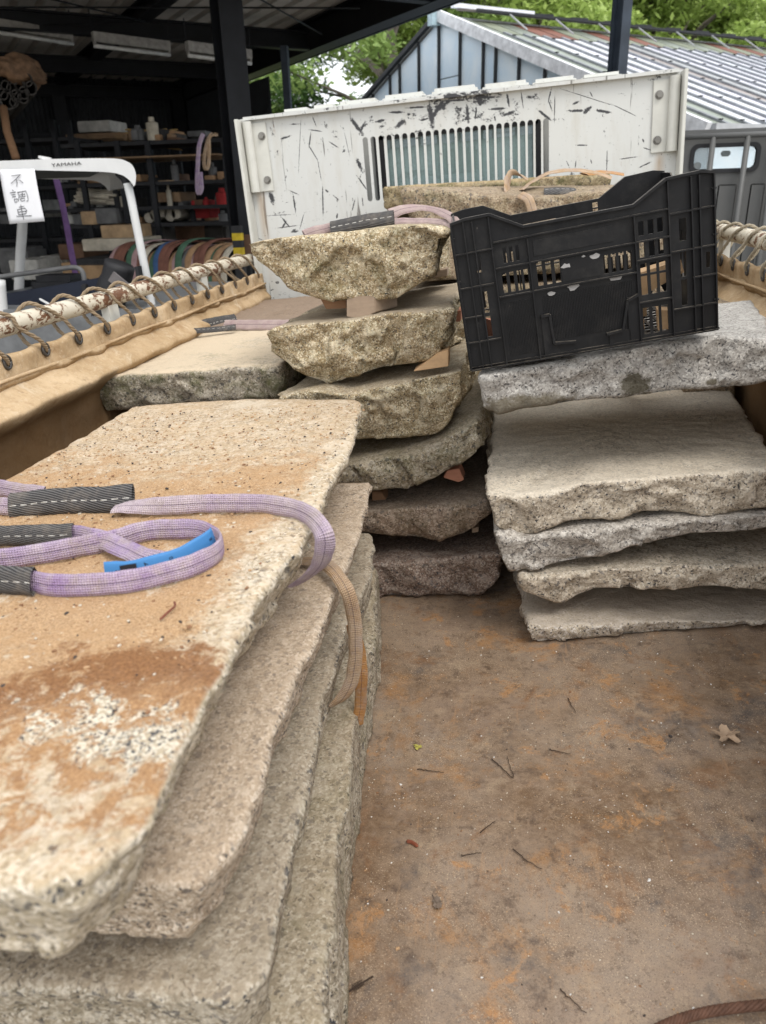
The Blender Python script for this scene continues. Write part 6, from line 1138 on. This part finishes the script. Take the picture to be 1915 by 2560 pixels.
def crown_mesh(clumps, seed, leaf_s, per):
    rg = np.random.RandomState(seed); V = []; 
    for (cx, cy, cz, rx, rz) in clumps:
        n = int(per * (rx * rx) + 40); u = rg.normal(size=(n, 3)); u /= np.linalg.norm(u, axis=1)[:, None]; k = rg.rand(n, 1) ** .45; p = u * k * np.array([rx, rx, rz]) + np.array([cx, cy, cz]); p[:, 2] -= .25 * ((p[:, 0] - cx) ** 2 + (p[:, 1] - cy) ** 2) / rx
        a = rg.rand(n) * 6.28; tl = rg.normal(size=(n, 2)) * .45; d1 = np.stack([np.cos(a), np.sin(a), tl[:, 0] - .25], 1); d2 = np.stack([-np.sin(a), np.cos(a), tl[:, 1]], 1); s = leaf_s * (.6 + .8 * rg.rand(n, 1))
        V.append(np.stack([p - d1 * s, p + d2 * s * .5, p + d1 * s, p - d2 * s * .5], 1).reshape(-1, 3))
    V = np.vstack(V); n = len(V) // 4; me = bpy.data.meshes.new('crown'); me.vertices.add(len(V)); me.vertices.foreach_set('co', V.ravel()); me.loops.add(n * 4); me.loops.foreach_set('vertex_index', np.arange(n * 4, dtype=np.int32)); me.polygons.add(n); me.polygons.foreach_set('loop_start', np.arange(n, dtype=np.int32) * 4); me.update(calc_edges=True); return me
def tree(x, y, h, R, mat, label, seed, leaf_s=.12, nc=60, per=260, low=.3, name='broadleaf_tree', flat_=.45):
    e = empty(name, (x, y, GZ), label, 'tree', 'trees behind the greenhouse and the shed'); rg = random.Random(seed); mb = MB()
    mb.tube([(0, 0, 0), (.1, 0, h * .3), (-.05, .1, h * .6), (.1, 0, h * .9)], [R * .06, R * .05, R * .035, .03], 8); mb.build('trunk', m_bark, e, smooth=True); cl = []; lim = MB()
    for i in range(nc):
        z = h * (low + (1 - low) * rg.random() ** .9); t = (z / h - low) / (1 - low); Rz = R * math.sqrt(max(.08, 1 - (2 * t - .75) ** 2 / 1.8)); a = rg.uniform(0, 6.28); q = Rz * math.sqrt(rg.uniform(.12, 1)); r = R * rg.uniform(.16, .30)
        c = (q * math.cos(a), q * math.sin(a), z); cl.append((*c, r, r * flat_)); lim.tube([(0, 0, z * .75), (c[0] * .5, c[1] * .5, z * .9), (c[0], c[1], z - .05)], [R * .018, R * .012, .015], 5)
    lim.build('limb', m_bark, e); bpy.data.objects[-1] if 0 else None
    me = crown_mesh(cl, seed, leaf_s, per); link('crown', me, mat, e); return e
def at(u, d): p = gy(u, 300, d); return p[0]
TR = [(1500, 27, 9.5, 4.6, 0, 'bright green spreading tree behind the right post', 1), (1250, 25, 10, 4.5, 0, 'bright yellow green tree directly behind the greenhouse ridge', 2), (1790, 30, 9.5, 5.2, 0, 'bright green tree over the right end of the greenhouse roof', 3),
 (985, 21, 9.0, 3.3, 1, 'mid green airy tree left of the greenhouse gable', 4), (800, 17, 3.1, 2.2, 0, 'low bright green shrub tree between shed and greenhouse', 5), (1090, 30, 12, 5.5, 2, 'tall dark tree far behind the gable', 6), (1400, 36, 14, 6, 2, 'tall dark tree behind the bright green trees', 7),
 (1700, 38, 15, 6.5, 2, 'tall dark tree high above the right roof', 8), (2010, 36, 13, 6, 1, 'tall mid green tree at the far right edge', 9), (560, 30, 6.6, 3.6, 1, 'far thin tree seen under the shed roof beside the thin post', 10), (2150, 28, 9, 5, 0, 'bright tree beyond the right edge of the roof', 11)]
TR += [(1600, 46, 18, 7, 2, 'big dark tree of the back row behind the right post', 12), (1250, 48, 18, 7.5, 2, 'big dark tree of the back row behind the ridge', 13), (1900, 46, 18, 7, 2, 'big dark tree of the back row at the right', 14), (1350, 22.5, 6.2, 3.2, 0, 'low bright bush just over the greenhouse ridge', 15), (1650, 25, 7.0, 3.6, 0, 'round bright bush right of the right post over the roof', 16), (1880, 26, 6.6, 3.6, 1, 'mid green bush low over the right roof', 17)]
for u, d, h, R, mi_, lab, s in TR:
    tree(at(u, d), d, h, R, m_lf[mi_], lab, s, leaf_s=.085 if d < 32 else .14, nc=int((46 + R * 5) * (.62 if u in (985, 590) else 1)), per=(520 if d < 32 else 230) * (.8 if u in (985, 590) else 1), low=.12 if h < 8 else .22)
